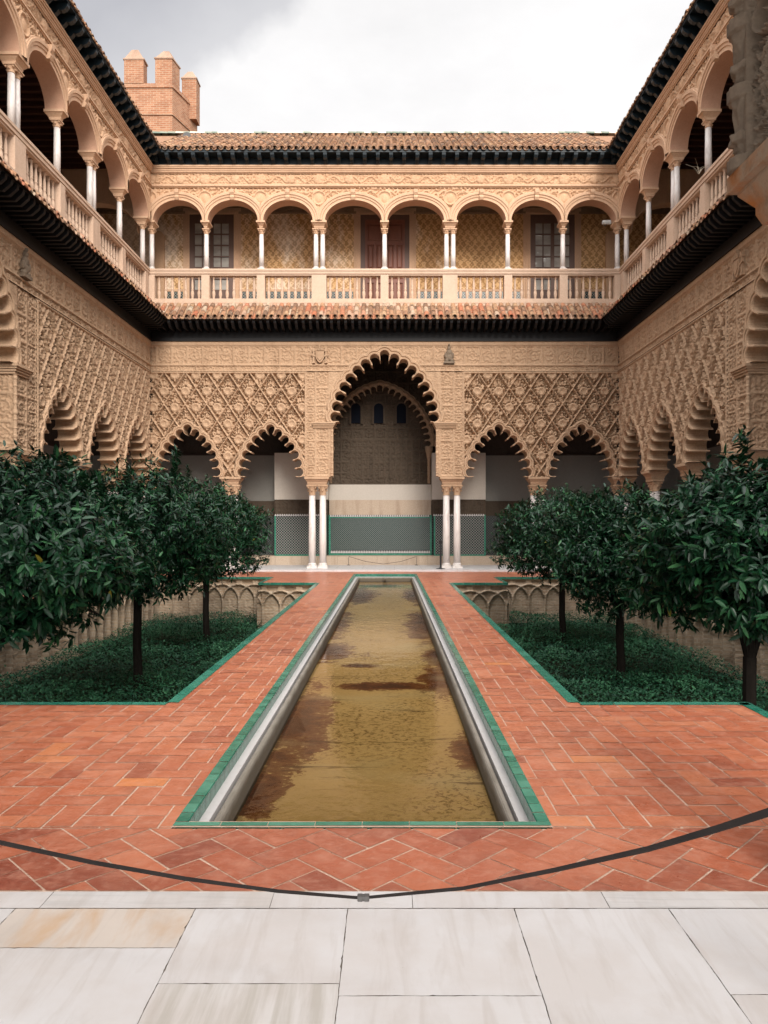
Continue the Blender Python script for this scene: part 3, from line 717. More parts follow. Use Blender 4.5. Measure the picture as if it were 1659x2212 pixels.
def upper_storey(root, half, bounds, rng, balproto):
    """bounds: [(x, half width of its impost block, pair offset)] of the columns, from left to right"""
    ZS, ZI, ZC = 11.34, 11.12, 10.98
    prof = [(0, .45), (0, -.02), (.085, -.02), (.095, -.045), (.155, -.05), (.165, -.075), (.225, -.08), (.235, -.055), (.26, -.055), (.285, .006)]
    ells = []
    for (xa, wa, pa), (xb, wb, pb) in zip(bounds[:-1], bounds[1:]):
        x0, x1 = xa + wa - .02, xb - wb + .02
        cx, a = (x0 + x1) / 2, (x1 - x0) / 2; h = .655
        ells.append((cx, a, h))
        lim0 = xa if pa == 0 else xa + .0; lim1 = xb
        m = MB(); rows = []
        for dr, y in prof:
            row = []
            for k in range(31):
                t = math.pi * k / 30
                nx, nz = math.cos(t) / a, math.sin(t) / h; ln = math.hypot(nx, nz)
                px = cx + a * math.cos(t) + dr * nx / ln; pz = ZS + h * math.sin(t) + dr * nz / ln
                row.append((min(max(px, lim0), lim1), y, max(pz, ZS)))
            rows.append(row)
        m.rings(rows[1:], cap=False, closed=False)
        o = m.build('round_arch', 'stucco_up_trim', root)
        s_ = MB(); s_.rings(rows[:2], cap=False, closed=False); s_.build('arch_soffit', 'soffit', o, True)
        k_ = MB(); zt = ZS + h
        k_.prism_x([(.02, zt - .02), (-.09, zt - .02), (-.13, zt + .06), (-.10, zt + .12), (-.15, zt + .20), (-.16, zt + .30), (.0, zt + .30)], cx - .065, cx + .065)
        k_.build('keystone', 'stucco_up_trim', o)
    def keep(X, Z):
        k = np.ones_like(X, bool)
        for cx, a, h in ells:
            k &= ~(((X - cx) / (a + .255)) ** 2 + ((Z - ZS) / (h + .255)) ** 2 < 1)
        return k
    xs = np.array([b[0] for b in bounds])
    def h_sp(X, Z):
        h = .055 * np.maximum(arab(X, Z, 24), scroll(X, Z - 12.2, .3)) - .035
        for x in xs:
            r = np.hypot(X - x, Z - 12.06)
            h = np.where(r < .24, np.where(r > .19, .045, .005 + .03 * np.sqrt(np.clip(1 - (((X - x) / .10) ** 2 + ((Z - 12.05) / .14) ** 2), 0, 1))), h)
            rr = np.hypot((X - x) / .07, (Z - 11.62) / .10); h = np.maximum(h, np.where(rr < 1, .05 * np.sqrt(np.clip(1 - rr ** 2, 0, 1)), -1))
        return h
    relief('spandrel', -half, half, ZS, 12.42, .018, h_sp, 'stucco_up', root, keep)
    def h_fr(X, Z):
        zz = Z - 12.67
        h = .05 * np.maximum(scroll(X, zz, .30), .7 * arab(X, Z, 30)) - .03
        for x in xs:
            for dx, q in ((0, .17), (.98, .14)):
                r = np.hypot(X - x - dx, zz * 1.0); h = np.where(r < q, .04 * np.sqrt(np.clip(1 - (r / q) ** 2, 0, 1)) + .006 * np.cos(5 * np.arctan2(zz, X - x - dx)), h)
        return h
    relief('upper_frieze', -half, half, 12.50, 12.86, .018, h_fr, 'stucco_up', root)
    c = MB()
    for p, z0, z1 in ((.03, 12.40, 12.43), (.06, 12.43, 12.475), (.03, 12.475, 12.505), (.025, 12.855, 12.885), (.055, 12.885, 12.93), (.07, 12.93, 12.985), (.10, 12.985, 13.03), (.12, 13.03, 13.085)):
        c.add([(-half, 0, z0), (half, 0, z0), (half - p, -p, z0), (-half + p, -p, z0), (-half, 0, z1), (half, 0, z1), (half - p, -p, z1), (-half + p, -p, z1)],
              [(0, 1, 2, 3), (4, 7, 6, 5), (3, 2, 6, 7)])
    c.build('upper_cornice', 'stucco_up_trim', root)
    for x, w, p in bounds:
        i_ = impost(root, x - w - .03, x + w + .03, ZI, ZS, .02, .43, 'stucco_up_trim')
        for dx in ((-p, p) if p else (0,)): column(root, x + dx, .2, 9.79, ZI, .078, .16, .10)
    b = MB()
    # rail and base mitre into the neighbouring wing
    for y0, y1, z0, z1 in ((-.01, .40, 8.40, 8.66), (-.02, .40, 8.66, 8.80), (.08, .32, 9.58, 9.63), (.05, .35, 9.63, 9.72), (.03, .37, 9.72, 9.79)):
        b.rings([[(-half - y0, y0, z), (half + y0, y0, z), (half + y1, y1, z), (-half - y1, y1, z)] for z in (z0, z1)])
    bal = b.build('balustrade', 'stucco_pale', root)
    for x, w, p in bounds:
        q = MB(); ww = .13 + p; q.box(x - ww, x + ww, .055, .34, 8.80, 9.60)
        q.build('pedestal', 'stucco_pale', bal)
    n_b = 0
    for (xa, wa, pa), (xb, wb, pb) in zip(bounds[:-1], bounds[1:]):
        x0, x1 = xa + .13 + pa, xb - .13 - pb
        n = max(1, round((x1 - x0) / .225))
        for i in range(n):
            o = balproto if balproto.parent is None else balproto.copy()
            if o is not balproto: COL.objects.link(o)
            o.parent = bal; o.location = (x0 + (i + .5) * (x1 - x0) / n, .20, 8.80)
    return balproto

def gallery(root, half, depth, lower_white_top, up_mat, ud):
    """rooms behind the two arcades: floors, ceilings and back walls, running into the corners"""
    hx = half + depth
    for z, nm, mt in ((7.62, 'lower_ceiling', 'wood_ceiling'), (13.06, 'upper_ceiling', 'wood_ceiling')):
        m = MB(); m.quad((-hx, .46, z), (hx, .46, z), (hx, depth, z), (-hx, depth, z))
        x = -hx
        while x < hx:
            m.box(x, x + .09, .5, depth, z - .13, z + .01); x += .36
        m.build(nm, mt, root)
    m = MB(); m.quad((-hx, .0, 8.62), (hx, .0, 8.62), (hx, depth, 8.62), (-hx, depth, 8.62)); m.build('upper_floor', 'mortar', root)
    m = MB(); m.quad((-hx, depth, .06), (hx, depth, .06), (hx, depth, lower_white_top), (-hx, depth, lower_white_top)); m.build('plaster_wall', 'shaded_plaster', root)
    m = MB(); m.box(-hx, hx, depth - .03, depth - .004, .06, 1.80); m.build('tile_dado', 'azulejo_dark', root)
    m = MB(); m.box(-hx, hx, depth - .045, depth - .004, 1.80, 2.34); m.build('inscription_band', 'dim_carving', root)
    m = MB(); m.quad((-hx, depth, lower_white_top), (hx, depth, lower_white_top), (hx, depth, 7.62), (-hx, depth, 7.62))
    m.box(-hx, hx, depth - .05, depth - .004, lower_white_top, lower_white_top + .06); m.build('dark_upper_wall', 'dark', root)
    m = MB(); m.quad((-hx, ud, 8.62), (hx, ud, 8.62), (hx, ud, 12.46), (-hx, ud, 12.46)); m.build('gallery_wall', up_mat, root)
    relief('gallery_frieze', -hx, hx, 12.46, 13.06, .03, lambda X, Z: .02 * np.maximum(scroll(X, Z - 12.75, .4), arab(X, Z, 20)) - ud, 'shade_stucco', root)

BAL = baluster_mesh()
GW = "palace wings enclosing the courtyard"
YF, YN = 24.6, 3.33
YC = (YF + YN) / 2
rng = random.Random(5)
# far wing
far = empty('palace_wing', "far palace wing facing the camera across the pool, wooden door above its central lobed archway", 'building', GW, (0, YF, 0))
COLS_S = [(2.195, .175, .40), (5.0, .125, .34), (7.60, 0, .22)]
lower_storey(far, HALF_S, (3.70, 6.38), COLS_S, 2.52)
far_lower = list(far.children)
lower_eave(far, HALF_S, rng); upper_eave(far, HALF_S, rng, True)
bs = [(0, .11, 0), (2.13, .22, .11), (4.02, .11, 0), (5.82, .11, 0), (7.60, .12, 0)]
bs = [(-x, w, p) for x, w, p in bs[:0:-1]] + bs
upper_storey(far, HALF_S, bs, rng, BAL)
gallery(far, HALF_S, 3.1, 4.0, 'painted', 2.2)

# side wings: built once, the opposite one shares its meshes
left = empty('palace_wing', "left palace wing along the courtyard's left side, in steep perspective under the brick tower", 'building', GW, (-HALF_S, YC, 0), R(90))
COLS_L = [(2.24, .175, .44), (5.31, .125, .34), (7.96, .125, .34), (10.62, 0, .22)]
lower_storey(left, HALF_L, (3.98, 6.63, 9.28), COLS_L, 2.66)
lower_eave(left, HALF_L, rng); upper_eave(left, HALF_L, rng, False)
bl = [(0, .11, 0), (2.08, .22, .11), (4.16, .11, 0), (6.25, .22, .11), (8.34, .11, 0), (10.43, .12, 0)]
bl = [(-x, w, p) for x, w, p in bl[:0:-1]] + bl
upper_storey(left, HALF_L, bl, rng, BAL)
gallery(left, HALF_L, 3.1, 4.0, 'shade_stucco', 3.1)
for s in (-1, 1):                                # transverse arch where the side gallery meets the corner
    m = MB(); x = s * 10.72; n = 24
    arc = [(.46 + 1.32 * (1 - math.cos(math.pi * k / n)), 11.0 + .95 * math.sin(math.pi * k / n)) for k in range(n + 1)]
    for (ya, za), (yb, zb) in zip(arc[:-1], arc[1:]):
        m.add([(x, ya, za), (x, yb, zb), (x, yb, 13.06), (x, ya, 13.06), (x + s * .4, ya, za), (x + s * .4, yb, zb)], [(0, 1, 2, 3), (0, 4, 5, 1)])
        for q, (dz, e) in enumerate(((.0, .05), (.10, .035), (.20, .02))):
            m.add([(x - s * e, ya, za + dz), (x - s * e, yb, zb + dz), (x - s * e, yb, zb + dz + .08), (x - s * e, ya, za + dz + .08)], [(0, 1, 2, 3)])
    m.build('cross_arch', 'stucco_up_trim', left)
right = empty('palace_wing', "right palace wing along the courtyard's right side, running back from the dark carved pier", 'building', GW, (HALF_S, YC, 0), R(-90))
for ch in list(left.children): copy_under(ch, right)

# near wing, the one the camera stands in: its lower arcade, ceiling and rear wall
near = empty('palace_wing', "near palace wing seen only as the dark carved pier and stained impost at upper right", 'building', GW, (0, YN, 0), R(180))
for ch in far_lower:
    st = ch.name.split('.')[0]
    if st in ('carved_jamb', 'corner_shaft'): continue
    if st == 'impost' and 1.5 < abs(ch.data.vertices[0].co.x) < 2.7: continue
    copy_under(ch, near)
for s in (-1, 1):
    def hj(X, Z):
        a1 = np.sin(46 * X + 2.4 * np.sin(27 * Z)) + np.sin(38 * Z + 2.4 * np.sin(41 * X + 1)); a2 = np.sin(75 * X - 2 * np.sin(38 * Z + 2)) + np.sin(68 * Z + 2 * np.sin(70 * X))
        h = .055 * np.sqrt(np.clip(1 - np.abs(a1) / .75, 0, 1)); h = np.maximum(h, .038 * np.sqrt(np.clip(1 - np.abs(a2) / .6, 0, 1)))
        u = (Z - 3.0) % .42 - .21; r = np.hypot(X - .27 - .07 * np.sign(np.sin((Z - 3.0) * 2 * np.pi / .84)), u)
        sp = np.sqrt(np.clip(1 - np.abs(np.sin(r * 42 - 1.0 * np.arctan2(u, X - .27))) / .55, 0, 1)) * (r < .12)
        h = 1.3 * (np.where(r < .12, .065 * sp, h) - .06)
        h = h + .006 * np.sin(X * 210 + 8 * np.sin(Z * 30)) * (h > -.03)
        e = np.minimum(X - .07, T_WALL - X)
        return np.where(e < .03, .01, h)
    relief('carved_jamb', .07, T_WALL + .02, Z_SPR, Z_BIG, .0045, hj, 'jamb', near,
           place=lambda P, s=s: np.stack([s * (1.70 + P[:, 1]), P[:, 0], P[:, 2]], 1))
    c = MB(); n = 300; rg = random.Random(3)
    rows = []
    for k in range(n + 1):
        z = 3.03 + k * .006; kn = (z - 3.03) % .30
        rr = .048 + .022 * (kn < .06) + .014 * (abs(kn - .14) < .02) - .010 * (abs(kn - .075) < .012) - .008 * (abs(kn - .105) < .01) + .008 * math.sin(z * 23) * (kn > .16)
        row = []
        for j in range(32):
            a_ = 2 * math.pi * j / 32
            lf = abs(math.sin(4 * a_ + 2.5 * math.sin(z * 14))) ** .6 * abs(math.sin(z * 24 + 1.5 * math.sin(3 * a_)))
            r_l = rr * (.86 + .30 * lf if kn > .09 else 1 + .06 * math.sin(12 * a_))
            row.append((s * 1.715 + r_l * math.cos(a_), .03 + r_l * math.sin(a_), z))
        rows.append(row)
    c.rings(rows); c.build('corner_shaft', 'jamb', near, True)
    lo, hi = sorted((s * 1.665, s * 2.62))
    impost(near, lo, hi, 2.78, Z_SPR, mat='impost')

m = MB(); m.box(-9, 9, .46, 6.0, 7.62, 7.9); m.build('lower_ceiling', 'wood_ceiling', near)
# ------------------------------------------------------------------ far wing: door, windows and the room below
def at(px, py, Y):
    return CAMX + (px - 842) * Y / F, CAMH + (1132 - py) * Y / F
def surround(m, x0, x1, z0, z1, w, y, p):
    for k in range(3):
        a = w * (3 - k) / 3; q = p * (k + 1) / 3
        m.box(x0 - a, x0 - a + w / 3, y - q, y, z0, z1 + a); m.box(x1 + a - w / 3, x1 + a, y - q, y, z0, z1 + a)
        m.box(x0 - a + w / 3, x1 + a - w / 3, y - q, y, z1 + a - w / 3, z1 + a)
D = 2.2
dr = bpy.data.objects.new('door', None); link(dr, far)
m = MB(); surround(m, -.86, .86, 8.64, 12.40, .24, D, .09); m.build('door_surround', 'stucco_up_trim', dr)
m = MB()
m.box(-.86, -.70, D - .06, D - .005, 8.64, 12.40); m.box(.70, .86, D - .06, D - .005, 8.64, 12.40); m.box(-.70, .70, D - .06, D - .005, 12.22, 12.40)
m.build('door_frame', 'wood_frame', dr)
for s in (-1, 1):
    m = MB(); a, b_ = sorted((s * .006, s * .70)); m.box(a, b_, D - .012, D - .004, 8.66, 12.22); mid = (a + b_) / 2
    zr_ = ((8.80, 9.30, 1), (9.42, 10.0, 1), (10.12, 10.38, 0), (10.5, 11.35, 1), (11.47, 12.08, 0)); zp = 8.66
    for z0, z1, two in zr_:
        m.box(a + .075, b_ - .075, D - .055, D - .012, zp, z0); zp = z1
        if two: m.box(mid - .04, mid + .04, D - .053, D - .012, z0, z1)
        for p0, p1 in (((a + .075, mid - .04), (mid + .04, b_ - .075)) if two else ((a + .075, b_ - .075),)):
            m.rings([[(p0 + e, D - y, z0 + e), (p1 - e, D - y, z0 + e), (p1 - e, D - y, z1 - e), (p0 + e, D - y, z1 - e)] for e, y in ((.02, .013), (.07, .040), (.09, .040))])
    m.box(a + .075, b_ - .075, D - .055, D - .012, zp, 12.22)
    m.box(a, a + .075, D - .057, D - .012, 8.66, 12.22); m.box(b_ - .075, b_, D - .057, D - .012, 8.66, 12.22)
    m.build('door_leaf', 'wood_door', dr)
for xc in (-6.10, 5.90):
    w = bpy.data.objects.new('window', None); link(w, far)
    m = MB(); surround(m, xc - .78, xc + .78, 8.64, 12.40, .24, D, .09); m.build('window_surround', 'stucco_up_trim', w)
    m = MB()
    m.box(xc - .78, xc - .60, D - .07, D - .005, 8.64, 12.40); m.box(xc + .60, xc + .78, D - .07, D - .005, 8.64, 12.40)
    m.box(xc - .60, xc + .60, D - .07, D - .005, 12.10, 12.40); m.box(xc - .60, xc + .60, D - .07, D - .005, 8.64, 9.75)
    m.box(xc - .06, xc + .06, D - .075, D - .01, 9.75, 12.10)
    for s in (-1, 1):
        m.box(xc + s * .33 - .018, xc + s * .33 + .018, D - .06, D - .01, 9.75, 12.10)
    for k in range(1, 6): m.box(xc - .60, xc + .60, D - .062, D - .012, 9.75 + k * .392 - .02, 9.75 + k * .392 + .02)
    m.build('window_frame', 'wood_frame', w)
    m = MB(); m.quad((xc - .6, D - .02, 9.75), (xc + .6, D - .02, 9.75), (xc + .6, D - .02, 12.1), (xc - .6, D - .02, 12.1)); m.build('pane', 'pane', w)
spans = [(-10.6, -7.13), (-5.07, -1.12), (1.12, 4.87), (6.93, 10.6)]
m = MB()
for a, b_ in spans:
    m.box(a, b_, D - .03, D - .004, 9.70, 9.78); m.box(a, b_, D - .02, D - .004, 9.2, 9.27)
m.build('dado_rail', 'stucco_up_trim', far)
for a, b_ in spans:
    m = MB(); m.box(a, b_, D - .015, D - .004, 9.27, 9.70); m.build('tile_dado', 'azulejo_small', far)
m = MB(); m.box(-10.6, 10.6, D - .04, D - .004, 12.44, 12.52); m.build('wall_moulding', 'shade_stucco', far)
for s in (-1, 1):                                # pilasters with a rounded head at the ends of the upper gallery
    m = MB(); x = s * 7.98; m.box(x - .21, x + .21, D - .12, D - .004, 8.64, 11.6)
    m.rings([[(x + .21 * math.cos(math.pi * k / 12), y, 11.6 + .21 * math.sin(math.pi * k / 12)) for k in range(13)] for y in (D - .004, D - .12)], cap=True)
    m.build('pilaster', 'stucco_up', far)

# lower room: recessed portal between two white blocks, tiled dado, stone step
yb, yr = 2.4, 2.9                                # faces of the blocks and of the recess
m = MB(); m.box(-3.93, -2.02, yb, 3.09, 2.37, 4.03); m.build('white_block', 'plaster', far)
m = MB(); m.box(1.67, 3.58, yb, 3.09, 2.37, 4.03); m.build('white_block', 'plaster', far)
m = MB(); m.box(-2.02, 1.67, yr, 3.09, 2.37, 2.93); m.build('white_band', 'plaster', far)
def hin(X, Z): return panels(X, Z, .62, .56, -2.0, 1.82, 24) - yb
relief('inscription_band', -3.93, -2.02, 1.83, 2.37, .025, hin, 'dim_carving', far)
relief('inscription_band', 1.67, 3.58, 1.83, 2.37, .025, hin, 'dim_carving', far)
m = MB(); m.box(-2.02, 1.67, yr - .02, 3.09, 1.83, 2.37); m.build('stone_band', 'stepstone', far)
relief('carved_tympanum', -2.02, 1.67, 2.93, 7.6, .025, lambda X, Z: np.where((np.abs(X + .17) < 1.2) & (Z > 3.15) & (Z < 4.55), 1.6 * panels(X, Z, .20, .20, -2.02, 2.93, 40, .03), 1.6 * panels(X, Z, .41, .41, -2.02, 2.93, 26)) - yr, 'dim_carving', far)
for s, xa, xb in ((-1, -3.93, -2.09), (1, 1.74, 3.58)):
    m = MB(); m.box(xa + .05, xb - .05, yb - .0, yb + .4, .42, 1.78); m.build('tile_dado', 'azulejo', far)
    m = MB(); m.box(xa, xa + .05, yb - .01, yb + .4, .37, 1.83); m.box(xb - .05, xb, yb - .01, yb + .4, .37, 1.83); m.box(xa + .05, xb - .05, yb - .01, yb + .4, .37, .42)
    m.build('dado_border', 'green', far)
m = MB(); m.box(-1.97, 1.62, yr - .03, yr + .2, .55, 1.72); m.build('tile_dado', 'azulejo_green', far)
m = MB(); m.box(-2.04, -1.97, yr - .04, yr + .2, .37, 1.83); m.box(1.62, 1.69, yr - .04, yr + .2, .37, 1.83); m.box(-1.97, 1.62, yr - .04, yr + .2, .37, .44)
m.box(-1.97, 1.62, yr - .04, yr + .2, 1.72, 1.76); m.build('dado_border', 'green', far)
def teeth(m, xa, xb, y, z0, z1, step):
    x = xa
    while x < xb - step * .5:
        m.prism_y([(x + step * .1, z0), (x + step * .9, z0), (x + step * .9, z0 + (z1 - z0) * .45), (x + step * .5, z1), (x + step * .1, z0 + (z1 - z0) * .45)], y - .012, y + .02); x += step
m = MB(); teeth(m, -3.93, -2.05, yb, 1.79, 1.86, .08); teeth(m, 1.70, 3.58, yb, 1.79, 1.86, .08); teeth(m, -2.0, 1.62, yr - .03, 1.765, 1.84, .08); teeth(m, -1.97, 1.62, yr - .035, .45, .55, .06)
m.build('dado_crenels', 'pale', far)
m = MB()
x = -7.2; rg = random.Random(2)
while x < 7.0:
    w = rg.uniform(.55, .95); m.box(x, min(x + w - .006, 7.0), 2.15 + rg.uniform(0, .006), 3.08, .05, .37 + rg.uniform(-.003, .003), rg.random()); x += w
m.build('stone_step', 'stepstone', far)

# portal of the lower room: three blue windows and a lobed inner arch on corbel columns
for px in (769, 818, 867):
    x = (px - 842) / 59.5 + CAMX; w = bpy.data.objects.new('window', None); link(w, far)
    m = MB(); q = [(x - .17, 5.15), (x + .17, 5.15)] + [(x + .17 * math.cos(math.pi * k / 8), 5.70 + .17 * math.sin(math.pi * k / 8)) for k in range(9)]
    m.prism_y(q, yr - .03, yr - .015); m.build('pane', 'blue_glass', w)
    m = MB(); rows = []
    for e, y in ((.0, yr - .02), (.0, yr - .06), (.05, yr - .06), (.09, yr - .03)):
        rows.append([(x - .17 - e, y, 5.12), *[(x + (.17 + e) * math.cos(math.pi * (1 - k / 10)), y, 5.70 + (.17 + e) * math.sin(math.pi * (1 - k / 10))) for k in range(11)], (x + .17 + e, y, 5.12)])
    m.rings(rows, cap=False, closed=False); m.build('window_surround', 'dim_carving', w)
inner = Lobed(-.19, 4.25, 1.72, 2.10, 25)
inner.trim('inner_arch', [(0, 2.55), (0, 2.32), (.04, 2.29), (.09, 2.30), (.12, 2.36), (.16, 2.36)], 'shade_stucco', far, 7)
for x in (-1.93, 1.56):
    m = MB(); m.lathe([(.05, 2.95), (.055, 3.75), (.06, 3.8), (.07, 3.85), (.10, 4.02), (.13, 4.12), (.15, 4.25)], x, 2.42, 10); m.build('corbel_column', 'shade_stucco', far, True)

# ------------------------------------------------------------------ ground, paving, marble floors
PX0, PX1, PY0, PY1 = -.91, .975, 3.77, 22.8          # pool, outer edge of its green rim
GI, GN, GN2, GF, GF2, GO, GK = 1.72, 6.37, 4.62, 19.3, 21.4, 6.38, 3.17   # garden: inner, near, near notch, far, far notch, outer, notch line
PCX = (PX0 + PX1) / 2

def clip(poly, x0, x1, y0, y1):
    for ax, lim, sg in ((0, x0, 1), (0, x1, -1), (1, y0, 1), (1, y1, -1)):
        out = []
        for i in range(len(poly)):
            p, q = poly[i - 1], poly[i]; dp, dq = sg * (p[ax] - lim), sg * (q[ax] - lim)
            if (dp >= 0) != (dq >= 0):
                t = dp / (dp - dq); out.append((p[0] + t * (q[0] - p[0]), p[1] + t * (q[1] - p[1])))
            if dq >= 0: out.append(q)
        poly = out
        if len(poly) < 3: return None
    return poly
def herring(m, rect, W, ang, gap, rng, org=(0, 0), tone=.52):
    x0, x1, y0, y1 = rect; ca, sa = math.cos(ang), math.sin(ang)
    cs = [((x - org[0]) * ca + (y - org[1]) * sa, -(x - org[0]) * sa + (y - org[1]) * ca) for x in (x0, x1) for y in (y0, y1)]
    i0, i1 = int(min(c[0] for c in cs) / W) - 3, int(max(c[0] for c in cs) / W) + 3
    j0, j1 = int(min(c[1] for c in cs) / W) - 3, int(max(c[1] for c in cs) / W) + 3
    for i in range(i0, i1):
        for j in range(j0, j1):
            k = (i - j) % 4
            if k == 0: r = (i, i + 2, j, j + 1)
            elif k == 3: r = (i, i + 1, j, j + 2)
            else: continue
            e = gap / 2; js = [rng.uniform(-.0022, .0022) for _ in range(8)]
            q = [(r[0] * W + e + js[0], r[2] * W + e + js[1]), (r[1] * W - e + js[2], r[2] * W + e + js[3]), (r[1] * W - e + js[4], r[3] * W - e + js[5]), (r[0] * W + e + js[6], r[3] * W - e + js[7])]
            q = [(x * ca - y * sa + org[0], x * sa + y * ca + org[1]) for x, y in q]
            q = clip(q, x0 + .002, x1 - .002, y0 + .002, y1 - .002)
            if not q: continue
            tx, ty = rng.uniform(-.008, .008), rng.uniform(-.008, .008); cx = sum(p[0] for p in q) / len(q); cy = sum(p[1] for p in q) / len(q)
            dz = rng.uniform(-.0012, .0012); tn = min(1, max(0, rng.gauss(tone, .17)))
            m.add([(x, y, dz + tx * (x - cx) + ty * (y - cy)) for x, y in q], [tuple(range(len(q)))], tn)
rg = random.Random(11)
rects = [(PX0 - .0 - (GI - .06 + PX0), 0, 0, 0)]
a0, a1 = PCX - GI, PCX + GI
rects = []
for s in (-1, 1):
    def X(u, v): return (u, v) if u < v else (v, u)
    inn, pool = PCX + s * GI, (PX0 if s < 0 else PX1)
    for xa, xb, ya, yb_ in ((inn, pool, 3.745, PY1), (s * GK, inn, 3.745, GN), (s * GK, inn, GF, PY1), (s * HALF_S, s * GK, 3.745, GN2), (s * HALF_S, s * GK, GF2, PY1), (s * HALF_S, s * GO, GN2, GF2)):
        x0, x1 = X(xa, xb); rects.append((x0, x1, ya, yb_))
m = MB(); mo = MB()
for r in rects:
    herring(m, r, .144, 0, .0085, rg, (.03, .02)); mo.quad((r[0], r[2], -.0035), (r[1], r[2], -.0035), (r[1], r[3], -.0035), (r[0], r[3], -.0035))
r = (-HALF_S, HALF_S, PY1, 23.9); herring(m, r, .144, 0, .0085, rg, (.03, .02)); mo.quad((r[0], r[2], -.0035), (r[1], r[2], -.0035), (r[1], r[3], -.0035), (r[0], r[3], -.0035))
tag(m.build('brick_paving', 'brick'), kind='structure'); 
m2 = MB(); r = (-HALF_S, HALF_S, 3.105, 3.742); herring(m2, r, .152, R(45), .008, rg, (.07, 3.30), .22); mo.quad((r[0], r[2], -.0035), (r[1], r[2], -.0035), (r[1], r[3], -.0035), (r[0], r[3], -.0035))
tag(m2.build('brick_border_paving', 'brick'), kind='structure')
tag(mo.build('mortar_bed', 'mortar'), kind='structure')

m = MB(); mj = MB()
def slab(x0, x1, y0, y1, z, tint, g_=.0018, rough=False):
    if not rough:
        j = [rg.uniform(-.001, .001) for _ in range(8)]
        m.add([(x0 + g_ + j[0], y0 + g_ + j[1], z), (x1 - g_ + j[2], y0 + g_ + j[3], z), (x1 - g_ + j[4], y1 - g_ + j[5], z), (x0 + g_ + j[6], y1 - g_ + j[7], z)], [(0, 1, 2, 3)], tint)
        return
    cx, cy = (x0 + x1) / 2, (y0 + y1) / 2; out = []      # hand-cut edge: small waves and a few chips
    cs = [(x0, y0), (x1, y0), (x1, y1), (x0, y1)]
    for k in range(4):
        p, q = cs[k], cs[(k + 1) % 4]; n = max(3, int(math.hypot(q[0] - p[0], q[1] - p[1]) / .012)); nx, ny = (-(q[1] - p[1]), q[0] - p[0]); ln = math.hypot(nx, ny); nx /= ln; ny /= ln
        chip = [(rg.uniform(.03, .97), rg.uniform(.002, .006), rg.uniform(.005, .016)) for _ in range(rg.randint(0, 2))]
        ph = rg.uniform(0, 6)
        for i in range(n):
            t = i / n; d_ = g_ + .0008 * math.sin(t * 17 + ph) + abs(rg.gauss(0, .0007))
            for c, dp, w in chip:
                u = abs(t - c) * ln / w
                if u < 1: d_ += dp * (1 - u) * rg.uniform(.5, 1)
            if i == 0: out.append((p[0] + (nx + (cs[k - 1][0] - p[0]) / max(1e-6, math.hypot(cs[k - 1][0] - p[0], cs[k - 1][1] - p[1]))* -0) * d_ + (1 if p[0] < cx else -1) * d_ * (abs(nx) < .5), p[1] + ny * d_ + (1 if p[1] < cy else -1) * d_ * (abs(ny) < .5), z))
            else: out.append((p[0] + (q[0] - p[0]) * t + nx * d_, p[1] + (q[1] - p[1]) * t + ny * d_, z))
    m.add(out, [tuple(range(len(out)))], tint)
xs = [-7.5, -6.3, -5.2, -4.0, -2.9, -1.98, -1.20, -.30, .26, 1.03, 1.9, 3.0, 4.1, 5.3, 6.4, 7.5]      # kerb stones at the edge of the brick
tn = {-1.98: .5, -1.20: .15, -.30: .45, .26: .6, 1.03: .17}
for a, b_ in zip(xs[:-1], xs[1:]): slab(a, b_, 2.965, 3.10, 0, tn.get(a, rg.uniform(.3, .7)), .0012)
cols_x = [(-2.6, -1.93), (-1.93, -1.29), (-1.29, -.588), (-.588, .006), (.006, .655), (.655, 1.256), (1.256, 1.9), (1.9, 2.6)]
cuts = [2.5, 2.75, 2.687, 2.478, 2.414, 2.18, 2.42, 2.6]
t1 = [.4, .4, .96, .45, .5, .55, .62, .5]; t2 = [.4, .5, .58, .01, .42, .5, .6, .5]
for (a, b_), c_, u, v in zip(cols_x, cuts, t1, t2):
    slab(a, b_, c_, 2.962, 0, u, .0009, True); slab(a, b_, c_ - .62, c_, 0, v, .0009, True)
    y = c_ - .62
    while y > -3: slab(a, b_, y - .7, y, 0, rg.uniform(.3, .7)); y -= .7
x = -7.6
for s in (-1, 1):
    x = 2.6
    while x < 7.6:
        y = 2.962
        while y > -3: slab(*sorted((s * x, s * min(x + .65, 7.6))), y - .6, y, 0, rg.uniform(.3, .7)); y -= .6
        x += .65
# far gallery floor with its raised kerb, and the side gallery floors
x = -7.55
while x < 7.5:
    w = rg.uniform(.8, 1.3); x2 = min(x + w, 7.55); t = rg.uniform(.3, .7)
    m.box(x + .002, x2 - .002, 23.9, 24.3, -.05, .06, t); slab(x, x2, 24.303, 25.5, .06, rg.uniform(.3, .7)); slab(x, x2, 25.5, 26.76, .06, rg.uniform(.3, .7)); x = x2
for s in (-1, 1):
    y = 2.4
    while y < 27.6:
        w = rg.uniform(.8, 1.2); slab(*sorted((s * 7.56, s * 8.9)), y, y + w, .055, rg.uniform(.3, .7)); slab(*sorted((s * 8.9, s * 10.6)), y, y + w, .055, rg.uniform(.3, .7)); y += w
tag(m.build('marble_floor', 'slab'), kind='structure')
m = MB(); m.quad((-8, -3, -.008), (8, -3, -.008), (8, 3.105, -.008), (-8, 3.105, -.008))
m.quad((-8, 24.2, .05), (8, 24.2, .05), (8, 27.7, .05), (-8, 27.7, .05))
for s in (-1, 1): m.quad((s * 7.55, 2.2, .045), (s * 10.7, 2.2, .045), (s * 10.7, 27.7, .045), (s * 7.55, 27.7, .045)); m.quad((s * 7.55, 2.2, .045), (s * 7.55, 27.7, .045), (s * 7.55, 27.7, -.02), (s * 7.55, 2.2, -.02))
tag(m.build('floor_joints', 'joint'), kind='structure')
